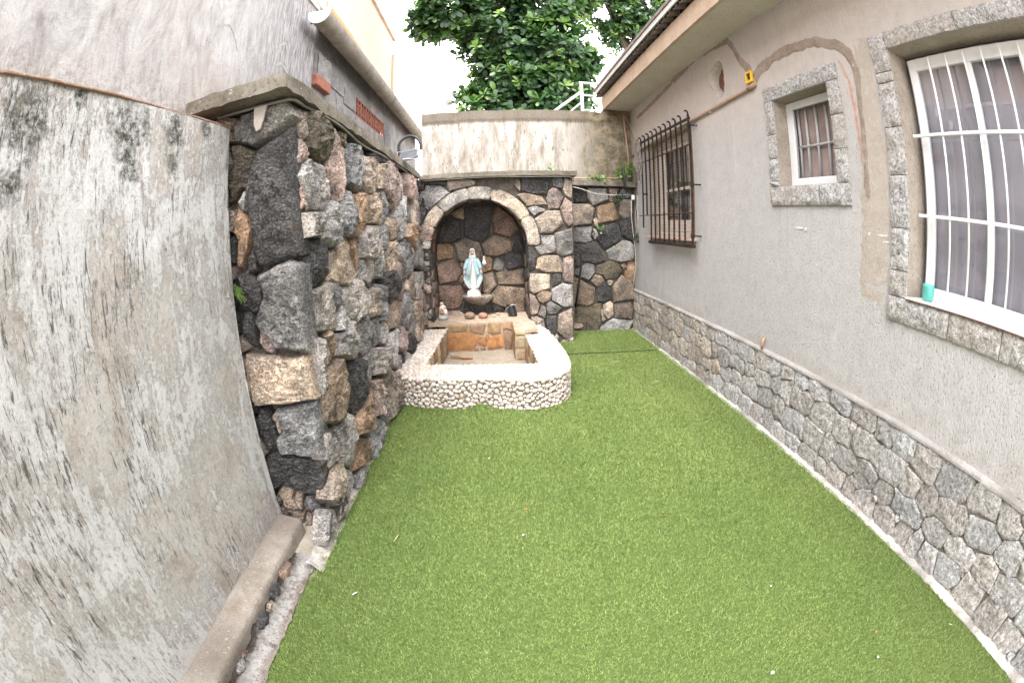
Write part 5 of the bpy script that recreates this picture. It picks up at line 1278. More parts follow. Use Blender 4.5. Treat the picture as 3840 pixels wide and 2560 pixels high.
# ================================================================ NEIGHBOUR HOUSE (left, behind the stone wall)
nh = thing('neighbour_house', 'dark grey rendered neighbour house wall with terracotta vent blocks and a cement gutter', 'house', (-1.8, 6, 0))
NX = -1.66
no = (5.40, 7.02, 3.335, 3.595)
m = MB(); ycs = [3.80, no[0], no[1], 10.2]; zcs = [2.0, no[2], no[3], 4.25]
for a_, b_ in zip(ycs[:-1], ycs[1:]):
    for c_, d_ in zip(zcs[:-1], zcs[1:]):
        if no[0] < (a_ + b_) / 2 < no[1] and no[2] < (c_ + d_) / 2 < no[3]: continue
        m.add(*grid(lambda y, z: (NX + 0.008 * fbm(y, z, 4, 4, 2), y, z), lin(a_, b_, max(2, int((b_ - a_) / 0.1))), lin(c_, d_, max(2, int((d_ - c_) / 0.1)))))
m.build('wall', GREYW, nh, smooth=True)
for (a_, b_, c_, d_) in ((3.90, 4.62, 2.95, 3.14), (4.63, 5.05, 2.95, 3.14), (5.06, 5.48, 2.95, 3.13), (4.63, 5.05, 3.15, 3.34), (4.90, 5.38, 3.35, 3.58), (4.2, 4.88, 3.42, 3.62), (5.39, 5.83, 3.12, 3.32), (5.84, 6.28, 3.12, 3.32), (6.29, 6.73, 3.12, 3.32), (7.05, 7.5, 3.2, 3.5)):
    m = MB().box(NX - 0.03, NX + 0.012 + random.uniform(0, .006), a_ + .004, b_ - .004, c_ + .004, d_ - .004, 0.006); m.build('block', GREYW, nh)
m = MB(); m.add(*grid(lambda y, z: (-1.615 + 0.02 * fbm(y, z, 2, 4, 9) - 0.02 * abs(z - 3.55), y, z), lin(3.91, 4.30, 30), lin(3.40, 3.66, 20)))
m.add([(-1.62, 3.91, 3.40), (-1.62, 3.91, 3.66), (-1.70, 3.91, 3.66), (-1.70, 3.91, 3.40)], [(0, 1, 2, 3)]); m.build('rough_block', GREYW, nh, sharp=30)
MB().box(-1.68, -1.60, 3.88, 4.29, 3.275, 3.395, 0.006).build('brick', TERRA, nh)
for k in range(6):      # pierced terracotta blocks
    y0 = no[0] + 0.27 * k + 0.003; y1 = y0 + 0.262; z0, z1 = no[2] + 0.002, no[3] - 0.002; ym = (y0 + y1) / 2; zm = (z0 + z1) / 2
    m = MB(); xa, xb = NX - 0.009, NX + 0.001
    m.box(xa, xb, y0, y0 + .010, z0, z1); m.box(xa, xb, y1 - .010, y1, z0, z1); m.box(xa + .001, xb - .001, y0 + .016, y1 - .016, z0, z0 + .016); m.box(xa + .001, xb - .001, y0 + .016, y1 - .016, z1 - .016, z1)
    m.box(xa + .002, xb - .002, ym - .005, ym + .005, z0 + .016, z1 - .016)
    for yy in ((y0 + ym) / 2 + .004, (y1 + ym) / 2 - .004):
        for sz in (-1, 1):
            for sy in (-1, 1):
                m.tube([(NX - 0.005, yy + sy * 0.056, zm + sz * 0.105), (NX - 0.005, yy + sy * 0.020, zm + sz * 0.06), (NX - 0.005, yy + sy * 0.030, zm + sz * 0.03), (NX - 0.005, yy + sy * 0.030, zm)], 0.005, 4)
        m.tube([(NX - 0.005, yy + 0.030 * math.cos(t), zm + 0.042 * math.sin(t)) for t in lin(0, 2 * PI, 13)], 0.005, 4, False)
    m.build('vent_block', TERRA, nh)
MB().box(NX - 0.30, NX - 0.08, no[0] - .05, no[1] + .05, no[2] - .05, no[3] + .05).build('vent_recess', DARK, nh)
for (q0, q1, q2, q3) in ((no[0], no[1], no[2], 0), (no[0], no[1], no[3], 0)): MB().add([(NX, q0, q2), (NX, q1, q2), (NX - 0.09, q1, q2), (NX - 0.09, q0, q2)], [(0, 1, 2, 3)]).build('vent_reveal', GREYW, nh)
# gutter: half-round trough with end cap and joints
GXc, GZ, GR = -1.475, 3.875, 0.105
def gut(y, t, r): return (GXc + r * math.cos(t), y, GZ + 0.008 * (y - 3.5) + 0.0 + r * math.sin(t) * 1.05)
for y0, y1 in ((3.47, 6.55), (6.56, 9.0), (9.01, 10.3)):
    m = MB(); m.add(*grid(lambda y, t: gut(y, t, GR), lin(y0, y1, 8), lin(PI - 0.25, 2 * PI + 0.12, 18))); m.add(*grid(lambda y, t: gut(y, t, GR - 0.010), lin(y0, y1, 8), lin(PI - 0.25, 2 * PI + 0.12, 18), True))
    e0 = [gut(y0, 2 * PI + 0.12, GR), gut(y0, 2 * PI + 0.12, GR - .01), gut(y1, 2 * PI + 0.12, GR - .01), gut(y1, 2 * PI + 0.12, GR)]; m.add(e0, [(0, 1, 2, 3)])
    m.build('gutter', GUTTER, nh, sharp=60)
    MB().add(*grid(lambda y, t: gut(y, t, GR + 0.008), [y1 - 0.03, y1 + 0.04], lin(PI - 0.2, 2 * PI + 0.05, 18))).build('gutter_joint', GUTTER, nh, smooth=True)
v = [gut(3.468, t, GR + 0.004) for t in lin(PI - 0.25, 2 * PI + 0.12, 18)]
m = MB(); m.add(v + [(p[0], 3.48, p[2]) for p in v], [tuple(range(18))] + [(i, i + 1, i + 19, i + 18) for i in range(17)]); m.build('gutter_end', plain('white_cap', (0.70, 0.68, 0.66), 0.6), nh)
m = MB(); m.add(*grid(lambda x, y: (x, y, GZ + 0.03 + 0.008 * (y - 3.5) + 0.35 * (-1.50 - x) + 0.02 * math.cos(y * 35)), lin(-3.4, -1.50, 3), lin(3.9, 10.3, 300))); m.build('roof', ROOFC, nh, smooth=True)
ic = thing('insulator', 'white porcelain insulator with wire at the end of the gutter', 'insulator', (-1.56, 3.7, 4.05))
MB().tube([(-1.50, 3.75, 3.98), (-1.50, 3.75, 4.03), (-1.50, 3.75, 4.035), (-1.50, 3.75, 4.07), (-1.50, 3.75, 4.10)], [0.03, 0.03, 0.018, 0.03, 0.012], 12).build('body', WHITE, ic, smooth=True)
MB().tube([(-1.50, 3.75, 4.10), (-1.52, 3.75, 4.6)], 0.004, 5).build('wire', WIRE, ic)
MB().tube([(-1.64, 3.70, 3.9), (-1.60, 3.72, 4.0), (-1.50, 3.75, 4.0)], 0.01, 6).build('bracket', IRON, ic, smooth=True)
# chalk letter scratched on the upper wall
def stroke(pts, w_):
    """thin smear of lime on the wall, about a millimetre proud"""
    v, f = [], []
    for i, p in enumerate(pts):
        q0, q1 = pts[max(i - 1, 0)], pts[min(i + 1, len(pts) - 1)]
        d = Vector((q1[0] - q0[0], q1[1] - q0[1])).normalized()
        for sg in (-1, 1):
            y, z = p[0] - d.y * sg * w_, p[1] + d.x * sg * w_
            v.append((-1.65 + 0.010 * fbm(y, z, 7, 4, 1.3) + 0.0025, y, z))
    for i in range(len(pts) - 1): f.append((2 * i, 2 * i + 1, 2 * i + 3, 2 * i + 2))
    return mk('chalk_mark', v, f, CHALK, uw)
CHALK = plain('chalky_lime', (0.30, 0.29, 0.28), 0.95, 0.05, var=0.25, sc=45)
stroke([(2.98, 3.00), (3.03, 3.22), (3.12, 3.42), (3.20, 3.47), (3.27, 3.40), (3.30, 3.20), (3.30, 2.98)], 0.013)
stroke([(3.05, 3.20), (3.15, 3.25), (3.29, 3.22)], 0.013)
stroke([(2.10 + 0.36 * t + 0.0, 3.05 + 0.22 * math.sin(PI * min(1, t * 0.9))) for t in lin(0, 1, 12)], 0.007)
# tan building further left, met only as a reflection in the large window
tb = thing('tan_building', 'tan rendered building with a dark eave standing behind the upper wall', 'building', (-4.5, 0, 0))
MB().box(-9, -4.2, -6, 3.4, -0.1, 5.85).build('wall', plain('tan_render', (0.45, 0.29, 0.19), 0.9, var=0.08, sc=2), tb)
MB().box(-9.1, -3.7, -6.1, 3.5, 5.86, 6.9).build('eave', DARK, tb)

# ================================================================ FAR BUILDING
fb = thing('far_building', 'tall pale peach rendered building with orange ledges beyond the gutter on the left', 'building', (-5, 13, 0))
m = MB(); m.box(-11, -3.5, 4.0, 16.0, -0.1, 9.55); m.build('wall', PEACH, fb)
MB().box(-11.1, -3.42, 3.9, 16.08, 9.56, 9.95, 0.01).build('parapet', plain('parapet_render', (0.50, 0.38, 0.30), 0.9, var=0.3, sc=2), fb)
for (a_, b_, z) in ((8.6, 10.9, 7.05), (12.7, 14.8, 6.95)):
    o = MB().box(-3.56, -3.495, a_, b_, z, z + 0.35).build('window', plain('shutter_orange', (0.45, 0.20, 0.09), 0.6) if z > 7.0 else bpy.data.materials['shutter_orange'], fb)
    MB().box(-3.5, -3.30, a_ - 0.1, b_ + 0.1, z - 0.12, z - 0.002, 0.01).build('sill', ORANGE, o)
MB().tube([(-3.42, 15.9, 0), (-3.42, 15.9, 8.9)], 0.06, 8).build('downpipe', plain('cream_pipe', (0.60, 0.46, 0.33), 0.6), fb, smooth=True)

# ================================================================ FLOODLIGHT ON THE COPING
fl = thing('floodlight', 'grey flat floodlight on a wire bracket with a curved black conduit on the left coping', 'floodlight', (-0.98, 5.15, 2.6))
Rm = Matrix.Translation((-0.925, 5.2, 2.668)) @ Matrix.Rotation(math.radians(-10), 4, 'Y') @ Matrix.Rotation(math.radians(38), 4, 'X')
def tv(b_, M4): return [tuple(M4 @ Vector(p)) for p in b_.v]
b_ = MB().box(-0.115, 0.115, -0.085, 0.085, -0.028, 0.014, 0.006); mk('housing', tv(b_, Rm), b_.f, GREYP, fl)
b_ = MB()
for k in range(7): b_.box(-0.10, 0.10, -0.07 + 0.022 * k, -0.064 + 0.022 * k, 0.0145, 0.026)
mk('cooling_fins', tv(b_, Rm), b_.f, GREYP, fl)
b_ = MB().box(-0.10, -0.06, -0.086, -0.0855, -0.018, 0.008); mk('rating_label', tv(b_, Rm), b_.f, WHITE, fl)
MB().tube([(-1.06, 5.2, 2.60), (-1.06, 5.2, 2.72), (-0.80, 5.2, 2.74), (-0.79, 5.2, 2.66), (-0.86, 5.13, 2.60)], 0.005, 6).build('bracket', WIRE, fl, smooth=True)
MB().tube([(-1.07, 5.18, 2.60), (-1.05, 5.1, 2.61), (-0.84, 5.1, 2.605)], 0.005, 6).build('bracket', WIRE, fl, smooth=True)
m = MB(); cpts = [(-1.05, 5.25, 2.66)] + [(-0.925 - 0.135 * math.cos(t), 5.25, 2.78 + 0.14 * math.sin(t)) for t in lin(-0.2, PI - 0.1, 16)] + [(-0.79, 5.25, 2.72)]
fine = []
for a_, b2 in zip(cpts[:-1], cpts[1:]):
    for k in range(5): fine.append(tuple(a_[i] + (b2[i] - a_[i]) * k / 5 for i in range(3)))
m.tube(fine, [0.017 + (0.0025 if i % 2 else 0) for i in range(len(fine))], 8); m.build('conduit', BLACKP, fl)

# ================================================================ RAILING AND ROOFTOP THINGS BEHIND
RAILW = plain('dull_white_paint', (0.40, 0.42, 0.42), 0.5)
rl = thing('white_railing', 'white painted tube handrail of an outside stair behind the back wall', 'railing', (1.7, 8.2, 3.6))
for pts, r in (([(1.795, 8.2, 3.4), (1.80, 8.2, 4.63)], .032), ([(1.76, 8.2, 4.63), (2.4, 8.2, 4.62)], .026), ([(0.95, 8.2, 3.75), (1.80, 8.2, 4.44)], .028), ([(1.80, 8.2, 4.36), (2.4, 8.2, 4.35)], .018), ([(1.45, 8.2, 3.9), (1.80, 8.2, 4.22)], .018), ([(1.80, 8.2, 4.05), (2.4, 8.2, 4.05)], .018)):
    MB().tube(pts, r, 10).build('rail', RAILW, rl, smooth=True)
structure(MB().add([(-1.0, 7.6, 3.2), (3.2, 7.6, 3.2), (3.2, 9.3, 3.2), (-1.0, 9.3, 3.2)], [(0, 1, 2, 3)]).build('stair_landing', SLAB))
an = thing('tv_antenna', 'pale roof antenna far behind the back wall', 'antenna', (-1.62, 14, 4))
PALE = plain('galvanised', (0.55, 0.55, 0.56), 0.5)
MB().tube([(-1.55, 14, 3.0), (-1.55, 14, 6.32)], 0.018, 6).build('mast', PALE, an)
for z, a_ in ((6.25, .22), (6.1, .1), (5.75, .2), (5.62, .16)): MB().tube([(-1.55 - a_, 14, z), (-1.55 + 0.15, 14, z + 0.04)], 0.010, 5).build('rod', PALE, an)
bt = MB().ball((-1.2, 14, 6.02), (0.14, 0.05, 0.13), 16, 8); tag(bt.build('satellite_dish', PALE, None, smooth=True), 'small round pale dish beside the antenna', 'satellite dish')
tag(MB().tube([(-1.06, 7.4, 3.70), (-1.06, 7.4, 3.93)], 0.012, 8).build('metal_stub', WIRE, None), 'short metal stub standing on the left end of the back wall', 'metal stub')

# ================================================================ TREES
def leaf_mesh_arrays():
    # one leaf: blunt ended, folded along its rib; unit length along +x
    prof = [(0.0, 0.0), (0.18, 0.12), (0.45, 0.23), (0.75, 0.27), (0.95, 0.16), (1.03, 0.0)]
    v, f = [], []
    for x, w_ in prof: v += [(x, w_, 0.10 * w_ * 2 - 0.14 * x * x), (x, 0, -0.14 * x * x), (x, -w_, 0.10 * w_ * 2 - 0.14 * x * x)]
    for i in range(len(prof) - 1):
        f += [(i * 3, i * 3 + 1, i * 3 + 4, i * 3 + 3), (i * 3 + 1, i * 3 + 2, i * 3 + 5, i * 3 + 4)]
    return np.array(v), np.array(f)
LV, LF = leaf_mesh_arrays()
def crown(name, centres, mat, parent, size, sd, per=9):
    r = np.random.default_rng(sd); V, F = [], []; base = 0
    for (c_, d_) in centres:
        d_ = Vector(d_).normalized()
        q = d_.to_track_quat('Z', 'Y').to_matrix(); ph = r.uniform(0, 6.28)
        for k in range(per):
            a = ph + k * 2.4; tilt = r.uniform(-0.5, 0.75) if k < per - 2 else r.uniform(0.7, 1.3)
            L_ = size * r.uniform(0.7, 1.2)
            R_ = q @ Matrix.Rotation(a, 3, 'Z') @ Matrix.Rotation(-tilt, 3, 'Y') @ Matrix.Rotation(r.uniform(-.4, .4), 3, 'X')
            P_ = LV * L_ @ np.array(R_).T + np.array(c_) + np.array(R_ @ Vector((0.02, 0, 0)))
            V.append(P_); F.append(LF + base); base += len(LV)
    V = np.concatenate(V); F = np.concatenate(F)
    me = bpy.data.meshes.new(name); me.vertices.add(len(V)); me.vertices.foreach_set('co', V.astype(np.float32).ravel())
    me.loops.add(F.size); me.loops.foreach_set('vertex_index', F.astype(np.int32).ravel())
    me.polygons.add(len(F)); me.polygons.foreach_set('loop_start', (np.arange(len(F)) * 4).astype(np.int32))
    me.materials.append(mat); me.update(calc_edges=True); me.validate(); me.shade_smooth()
    return reg(bpy.data.objects.new(name, me), parent)
def tree(name, label, base, blobs, holes, n, size, sd, trunk_pts):
    """blobs: ellipsoids (centre, radii) that make the crown"""
    t = thing(name, label, 'tree', base, 'broad leaved trees behind the back wall')
    r = np.random.default_rng(sd)
    bm_ = MB(); bm_.tube(trunk_pts, [0.26 * (1 - 0.5 * i / len(trunk_pts)) for i in range(len(trunk_pts))], 10)
    top_ = Vector(trunk_pts[-1])
    for (c_, R_) in blobs:
        c_ = Vector(c_); mid = (top_ + c_) / 2 + Vector((0, 0, -0.2))
        bm_.tube([top_, mid, c_, c_ + Vector((r.uniform(-.3, .3), 0, R_[2] * 0.6))], [0.11, 0.08, 0.05, 0.02], 6)
        for _ in range(5):
            e = c_ + Vector((r.uniform(-1, 1) * R_[0], r.uniform(-1, 1) * R_[1], r.uniform(-.7, .9) * R_[2])) * 0.8
            bm_.tube([c_, (c_ + e) / 2 + Vector((0, 0, .1)), e], [0.035, 0.022, 0.01], 5)
    bm_.build('trunk', BARK, t, smooth=True)
    vol = np.array([b_[1][0] * b_[1][1] * b_[1][2] for b_ in blobs]) ** 0.75; vol /= vol.sum()
    dark, fresh = [], []
    while len(dark) + len(fresh) < n:
        b_ = blobs[r.choice(len(blobs), p=vol)]
        d_ = r.normal(size=3); d_ /= np.linalg.norm(d_); rad = r.uniform(0.45, 1.0) ** 0.6
        p_ = np.array(b_[0]) + d_ * np.array(b_[1]) * rad
        if fbm(p_[0], p_[1], p_[2] + sd, 2, 1.1) < -0.22 and rad > 0.6: continue
        out = d_ * 0.6 + np.array([0, -0.25, 0.75])
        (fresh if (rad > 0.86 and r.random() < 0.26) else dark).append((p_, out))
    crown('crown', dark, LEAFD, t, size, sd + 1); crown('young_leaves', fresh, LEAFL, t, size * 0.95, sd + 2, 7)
    return t
tree('broadleaf_tree', 'large dark broad leaved tree standing behind the middle of the back wall', (1.4, 12.6, 0),
     [((-0.9, 12.2, 8.7), (1.25, 1.1, 1.2)), ((0.3, 12.4, 9.0), (1.3, 1.2, 1.5)), ((0.5, 12.4, 7.5), (1.45, 1.2, 1.2)), ((1.7, 12.4, 8.3), (1.3, 1.2, 1.5)), ((1.9, 12.3, 7.0), (1.3, 1.1, 1.2)),
      ((0.6, 12.2, 6.0), (1.15, 1.0, 0.9)), ((1.7, 12.2, 5.7), (1.45, 1.0, 0.9)), ((0.0, 12.0, 5.1), (1.0, 0.8, 0.75)), ((1.3, 12.0, 4.9), (1.5, 0.8, 0.7)), ((-1.6, 12.1, 8.2), (0.65, 0.7, 0.65)), ((2.8, 12.4, 6.7), (0.55, 0.7, 0.7)),
      ((0.8, 12.6, 10.6), (1.9, 1.4, 1.2)), ((-0.9, 12.5, 10.3), (1.2, 1.2, 1.0)), ((2.7, 12.8, 9.9), (1.1, 1.2, 1.2))], None, 3000, 0.25, 5,
     [(1.5, 12.9, -0.1), (1.4, 12.8, 3), (1.3, 12.7, 5.5), (1.1, 12.6, 7.2)])
tree('broadleaf_tree', 'smaller leaved tree on the right, its crown overlapping the roof edge', (5.2, 14.5, 0),
     [((4.3, 14.0, 9.8), (1.0, 1.0, 1.1)), ((5.4, 14.2, 10.4), (1.3, 1.1, 1.4)), ((4.6, 14.0, 8.6), (0.75, 0.8, 0.75)), ((5.3, 14.2, 8.9), (1.0, 1.0, 0.9)), ((4.0, 14.3, 11.3), (1.4, 1.2, 1.2)), ((6.2, 14.5, 9.9), (1.2, 1.1, 1.5))], None, 1300, 0.19, 15,
     [(5.3, 14.6, -0.1), (5.2, 14.6, 5), (5.1, 14.5, 8.2)])

# ================================================================ SMALL PLANTS
def plant(name, label, pts, size, sd, mat=None, stem=None, per=5):
    t = thing(name, label, 'plant', pts[0])
    r = np.random.default_rng(sd)
    crown('leaves', [(np.array(p), np.array([r.uniform(-.5, .5), -0.5, 1.0])) for p in pts], mat or LEAFL, t, size, sd, per)
    if stem: MB().tube(stem, 0.006, 5).build('stem', plain('stem_green', (0.12, 0.16, 0.05), 0.6) if 'stem_green' not in bpy.data.materials else bpy.data.materials['stem_green'], t, smooth=True)
rp = random.Random(4)
plant('leafy_plant', 'bushy light green plant growing on the coping in the back right corner', [(2.05 + rp.uniform(0, .30), 7.08 + rp.uniform(-.08, .05), 2.57 + rp.uniform(0, .22)) for _ in range(16)], 0.085, 1, None, [(2.2, 7.15, 2.5), (2.18, 7.1, 2.65), (2.12, 7.05, 2.78)])
plant('leafy_plant', 'low light green sprouts along the coping of the corner stone wall', [(1.62 + rp.uniform(0, .28), 7.12, 2.535 + rp.uniform(0, .04)) for _ in range(9)], 0.065, 2, None, [(1.6, 7.15, 2.52), (1.9, 7.14, 2.53)])
plant('leafy_plant', 'tiny pinkish seedling on the coping above the grotto', [(0.99, 7.1, 2.72), (1.0, 7.1, 2.66), (1.08, 7.1, 2.60), (0.93, 7.1, 2.60)], 0.06, 3, None, [(1.0, 7.12, 2.57), (1.0, 7.1, 2.73)])
plant('leafy_plant', 'small dark green plant hanging near the white box on the corner stone wall', [(2.05 + rp.uniform(0, .14), 7.1, 2.19 + rp.uniform(0, .08)) for _ in range(8)], 0.06, 4, LEAFD, [(2.1, 7.2, 2.2), (2.1, 7.1, 2.22)])
plant('leafy_plant', 'pair of round pale leaves on the corner stones below the orange stone', [(1.74, 7.13, 1.70), (1.80, 7.13, 1.69)], 0.075, 5, None, [(1.77, 7.2, 1.76), (1.77, 7.13, 1.70)], 3)
plant('leafy_plant', 'tiny weed in a joint in the middle of the corner stone wall', [(2.02, 7.12, 1.40), (2.05, 7.12, 1.38)], 0.035, 6, None, [(2.03, 7.2, 1.4), (2.03, 7.13, 1.39)])
plant('leafy_plant', 'small weed at the lower end of the rusty cable channel', [(2.38, 7.0, 1.52), (2.37, 7.0, 1.58), (2.36, 7.0, 1.54)], 0.05, 7, LEAFD, [(2.42, 7.05, 1.5), (2.38, 7.0, 1.55)])
fe = thing('fern', 'little bright green fern sprouting where the flaking wall meets the stones', 'fern', (-1.40, 2.12, 1.5))
fn_ = MB(); rf_ = random.Random(8)
for k in range(9):
    a = rf_.uniform(-0.9, 1.2); L_ = rf_.uniform(0.06, 0.11); s0 = Vector((-1.405, 2.11, 1.505)); d_ = Vector((math.cos(a) * 0.9, -0.35, math.sin(a) * 0.7 + 0.15)).normalized()
    for j in range(8):
        p_ = s0 + d_ * L_ * j / 7 + Vector((0, 0, -0.03 * (j / 7) ** 2)); w_ = 0.012 * (1 - j / 9)
        n_ = d_.cross(Vector((0, 1, 0))).normalized()
        for sg in (-1, 1):
            t_ = p_ + n_ * sg * w_ * 1.6 + d_ * w_
            fn_.add([tuple(p_), tuple(p_ + d_ * 0.008), tuple(t_ + d_ * 0.004), tuple(t_ - d_ * 0.002)], [(0, 1, 2, 3)])
fn_.build('fronds', LEAFL, fe)
tag(MB().add([(-1.38 + rf_.uniform(-.02, .02), 2.13, 1.1 + rf_.uniform(-.2, .1)) for _ in range(0)], []).build('moss', LEAFD, None), 'x', 'x') if False else None

# ================================================================ STATUES
def lathe(fn, us, n, name, mat, parent, closed=True, sharp=None):
    v, f = [], []
    for u in us:
        for k in range(n): v.append(fn(u, 2 * PI * k / n))
    for j in range(len(us) - 1):
        for k in range(n): f.append((j * n + k, j * n + (k + 1) % n, (j + 1) * n + (k + 1) % n, (j + 1) * n + k))
    f.append(tuple(range(n - 1, -1, -1))); f.append(tuple((len(us) - 1) * n + k for k in range(n)))
    return mk(name, v, f, mat, parent, smooth=not sharp, sharp=sharp)
def madonna(base, s, name, label, group=None):
    X, Y, Z = base; t = thing(name, label, 'statue', base)
    def P(x, y, z): return (X + x * s, Y + y * s, Z + z * s)      # x right, -y to the viewer, z up; total height 1.0
    # plinth
    lathe(lambda u, a: P((0.145 * (1 + 0.04 * math.cos(5 * a))) * (1 - 0.12 * (u > 0.5)) * math.copysign(abs(math.cos(a)) ** .7, math.cos(a)), 0.105 * (1 - 0.1 * (u > 0.5)) * math.copysign(abs(math.sin(a)) ** .7, math.sin(a)), [0, 0.022, 0.028, 0.042][int(u * 3 + .01)]), [0, 1 / 3, 2 / 3, 1], 28, 'base', PLAST_W, t, sharp=40)
    def cloud_(u, a):
        r_ = (0.135 - 0.045 * u ** 1.4) * (1 + 0.09 * math.sin(4 * a + 2 * u) + 0.05 * math.sin(9 * a + 5 * u))
        return P(r_ * math.cos(a), r_ * 0.75 * math.sin(a), 0.042 + 0.10 * u)
    lathe(cloud_, lin(0, 1, 8), 36, 'cloud', PLAST_W, t)
    # gown
    W_ = [(0.13, .085), (0.20, .095), (0.35, .088), (0.50, .075), (0.62, .062), (0.72, .068), (0.79, .062), (0.825, .030), (0.85, .026)]
    def gown(u, a):
        z = 0.13 + 0.72 * u; w_ = interp(z, W_); pl_ = 0.055 * math.sin(13 * a + 3 * z) * max(0, 1 - (z - 0.13) / 0.6)
        return P(w_ * (1 + pl_) * math.cos(a), w_ * 0.8 * (1 + pl_) * math.sin(a), z)
    lathe(gown, lin(0, 1, 26), 64, 'gown', PLAST_W, t)
    # mantle: open in front, wide over the lowered arms
    Wm = [(0.15, .075), (0.22, .125), (0.32, .165), (0.40, .190), (0.48, .205), (0.56, .198), (0.64, .172), (0.72, .132), (0.78, .095), (0.81, .065), (0.83, .045)]
    Op = [(0.15, 0.060), (0.30, .066), (0.50, .050), (0.62, .030), (0.72, .016), (0.80, .008), (0.83, .004)]
    n_ = 72; us = lin(0, 1, 30); v, f = [], []
    for u in us:
        z = 0.15 + 0.68 * u; w_ = interp(z, Wm); op = min(0.95, interp(z, Op) / w_); a0 = math.asin(op)
        for k in range(n_ + 1):
            a = -PI / 2 + a0 + (2 * PI - 2 * a0) * k / n_
            e = abs(math.sin(a)); fold = 0.045 * math.sin(11 * a + 6 * z) * (0.4 + e * 0.6)
            front = 1 if math.sin(a) < 0 else 0.85
            # scalloped lower sleeve edge
            zz = z + (0.02 * math.sin(a * 6) * (1 - u)) 
            v.append(P(w_ * (1 + fold * 0.5) * math.cos(a), w_ * 0.50 * front * (1 + fold) * math.sin(a) - 0.02, zz))
    for j in range(len(us) - 1):
        for k in range(n_): f.append((j * (n_ + 1) + k, j * (n_ + 1) + k + 1, (j + 1) * (n_ + 1) + k + 1, (j + 1) * (n_ + 1) + k))
    o = mk('mantle', v, f, BLUE, t, smooth=True)
    # sleeves with hanging swags and lining
    for sg in (-1, 1):
        m = MB(); pts = [P(sg * 0.085, -0.03, 0.765), P(sg * 0.125, -0.055, 0.68), P(sg * 0.150, -0.085, 0.60), P(sg * 0.168, -0.115, 0.555)]
        m.tube(pts, [0.040 * s, 0.046 * s, 0.046 * s, 0.036 * s], 12); m.build('sleeve', BLUE, o, smooth=True)
        for d0 in (0.0, 0.035):
            m = MB(); m.tube([P(sg * (0.055 + .07 * t_), -0.085 - 0.02 * math.sin(PI * t_) - d0 * .2, 0.66 - d0 - 0.15 * math.sin(PI * t_ ** 1.3) - 0.06 * t_) for t_ in lin(0, 1, 12)], 0.013 * s, 7); m.build('fold', BLUE, o, smooth=True)
        m = MB(); vv_ = [P(sg * 0.085, -0.098, 0.46), P(sg * 0.165, -0.085, 0.50), P(sg * 0.203, -0.06, 0.37), P(sg * 0.165, -0.08, 0.28), P(sg * 0.10, -0.085, 0.17), P(sg * 0.066, -0.088, 0.17)]
        vb_ = [(p[0], p[1] + 0.012 * s, p[2]) for p in vv_]
        m.add(vv_ + vb_, [tuple(range(6)) if sg > 0 else tuple(range(5, -1, -1))] + [(i, i + 6, (i + 1) % 6 + 6, (i + 1) % 6) for i in range(6)]); m.build('lining', BLUEL, o)
        # hand: palm, four fingers, thumb
        hb = Vector(P(sg * 0.172, -0.125, 0.545)); m = MB()
        m.ball(tuple(hb + Vector((0, -0.004 * s, -0.018 * s))), (0.017 * s, 0.009 * s, 0.024 * s), 10, 7)
        for q in range(4):
            x_ = (q - 1.5) * 0.0085 * s; L_ = [0.036, 0.042, 0.040, 0.031][q] * s
            m.tube([tuple(hb + Vector((x_, -0.004 * s, -0.034 * s))), tuple(hb + Vector((x_ * 1.1, -0.010 * s, -0.034 * s - L_ * 0.55))), tuple(hb + Vector((x_ * 1.15, -0.006 * s, -0.034 * s - L_)))], [0.0046 * s, 0.0042 * s, 0.0028 * s], 6)
        m.tube([tuple(hb + Vector((-sg * 0.014 * s, -0.006 * s, -0.010 * s))), tuple(hb + Vector((-sg * 0.026 * s, -0.012 * s, -0.026 * s))), tuple(hb + Vector((-sg * 0.027 * s, -0.014 * s, -0.040 * s)))], [0.006 * s, 0.005 * s, 0.003 * s], 6)
        m.build('hand', SKIN, t, smooth=True)
    MB().tube([P(-0.02, -0.058, 0.70), P(0.022, -0.058, 0.70)], 0.008 * s, 6).build('sash', PLAST_W, t, smooth=True)
    # head
    hc = (0.0, -0.005, 0.905)
    def face(d):
        x, y, z = d; k = 1.0
        if y < 0:
            k += 0.16 * math.exp(-((x / 0.16) ** 2 + ((z + 0.12) / 0.30) ** 2)) * (1 if z < 0.2 else 0.3)     # nose
            k -= 0.07 * (math.exp(-(((x - .38) / .2) ** 2 + ((z - .12) / .14) ** 2)) + math.exp(-(((x + .38) / .2) ** 2 + ((z - .12) / .14) ** 2)))   # eye sockets
            k += 0.04 * math.exp(-((x / 0.22) ** 2 + ((z + 0.52) / 0.08) ** 2))     # lips
            k += 0.05 * math.exp(-((x / 0.3) ** 2 + ((z + 0.85) / 0.15) ** 2))
        return k
    hd = MB().ball(P(*hc), (0.034 * s, 0.040 * s, 0.052 * s), 32, 24, face).build('head', SKIN, t, smooth=True)
    for sg in (-1, 1):
        MB().ball(P(sg * 0.013, -0.0405, 0.911), (0.006 * s, 0.003 * s, 0.0028 * s), 8, 5).build('eye', HAIR, hd, smooth=True)
    MB().ball(P(0, -0.0465, 0.879), (0.009 * s, 0.003 * s, 0.0028 * s), 8, 5).build('mouth', plain('painted_lips', (0.45, 0.16, 0.13), 0.5) if 'painted_lips' not in bpy.data.materials else bpy.data.materials['painted_lips'], hd, smooth=True)
    MB().ball(P(0, 0.004, 0.925), (0.040 * s, 0.042 * s, 0.046 * s), 24, 14).build('hair', HAIR, hd, smooth=True)
    # veil: hood open at the face, falling on the shoulders
    v, f = [], []; n_ = 40; us = lin(0, 1, 22)
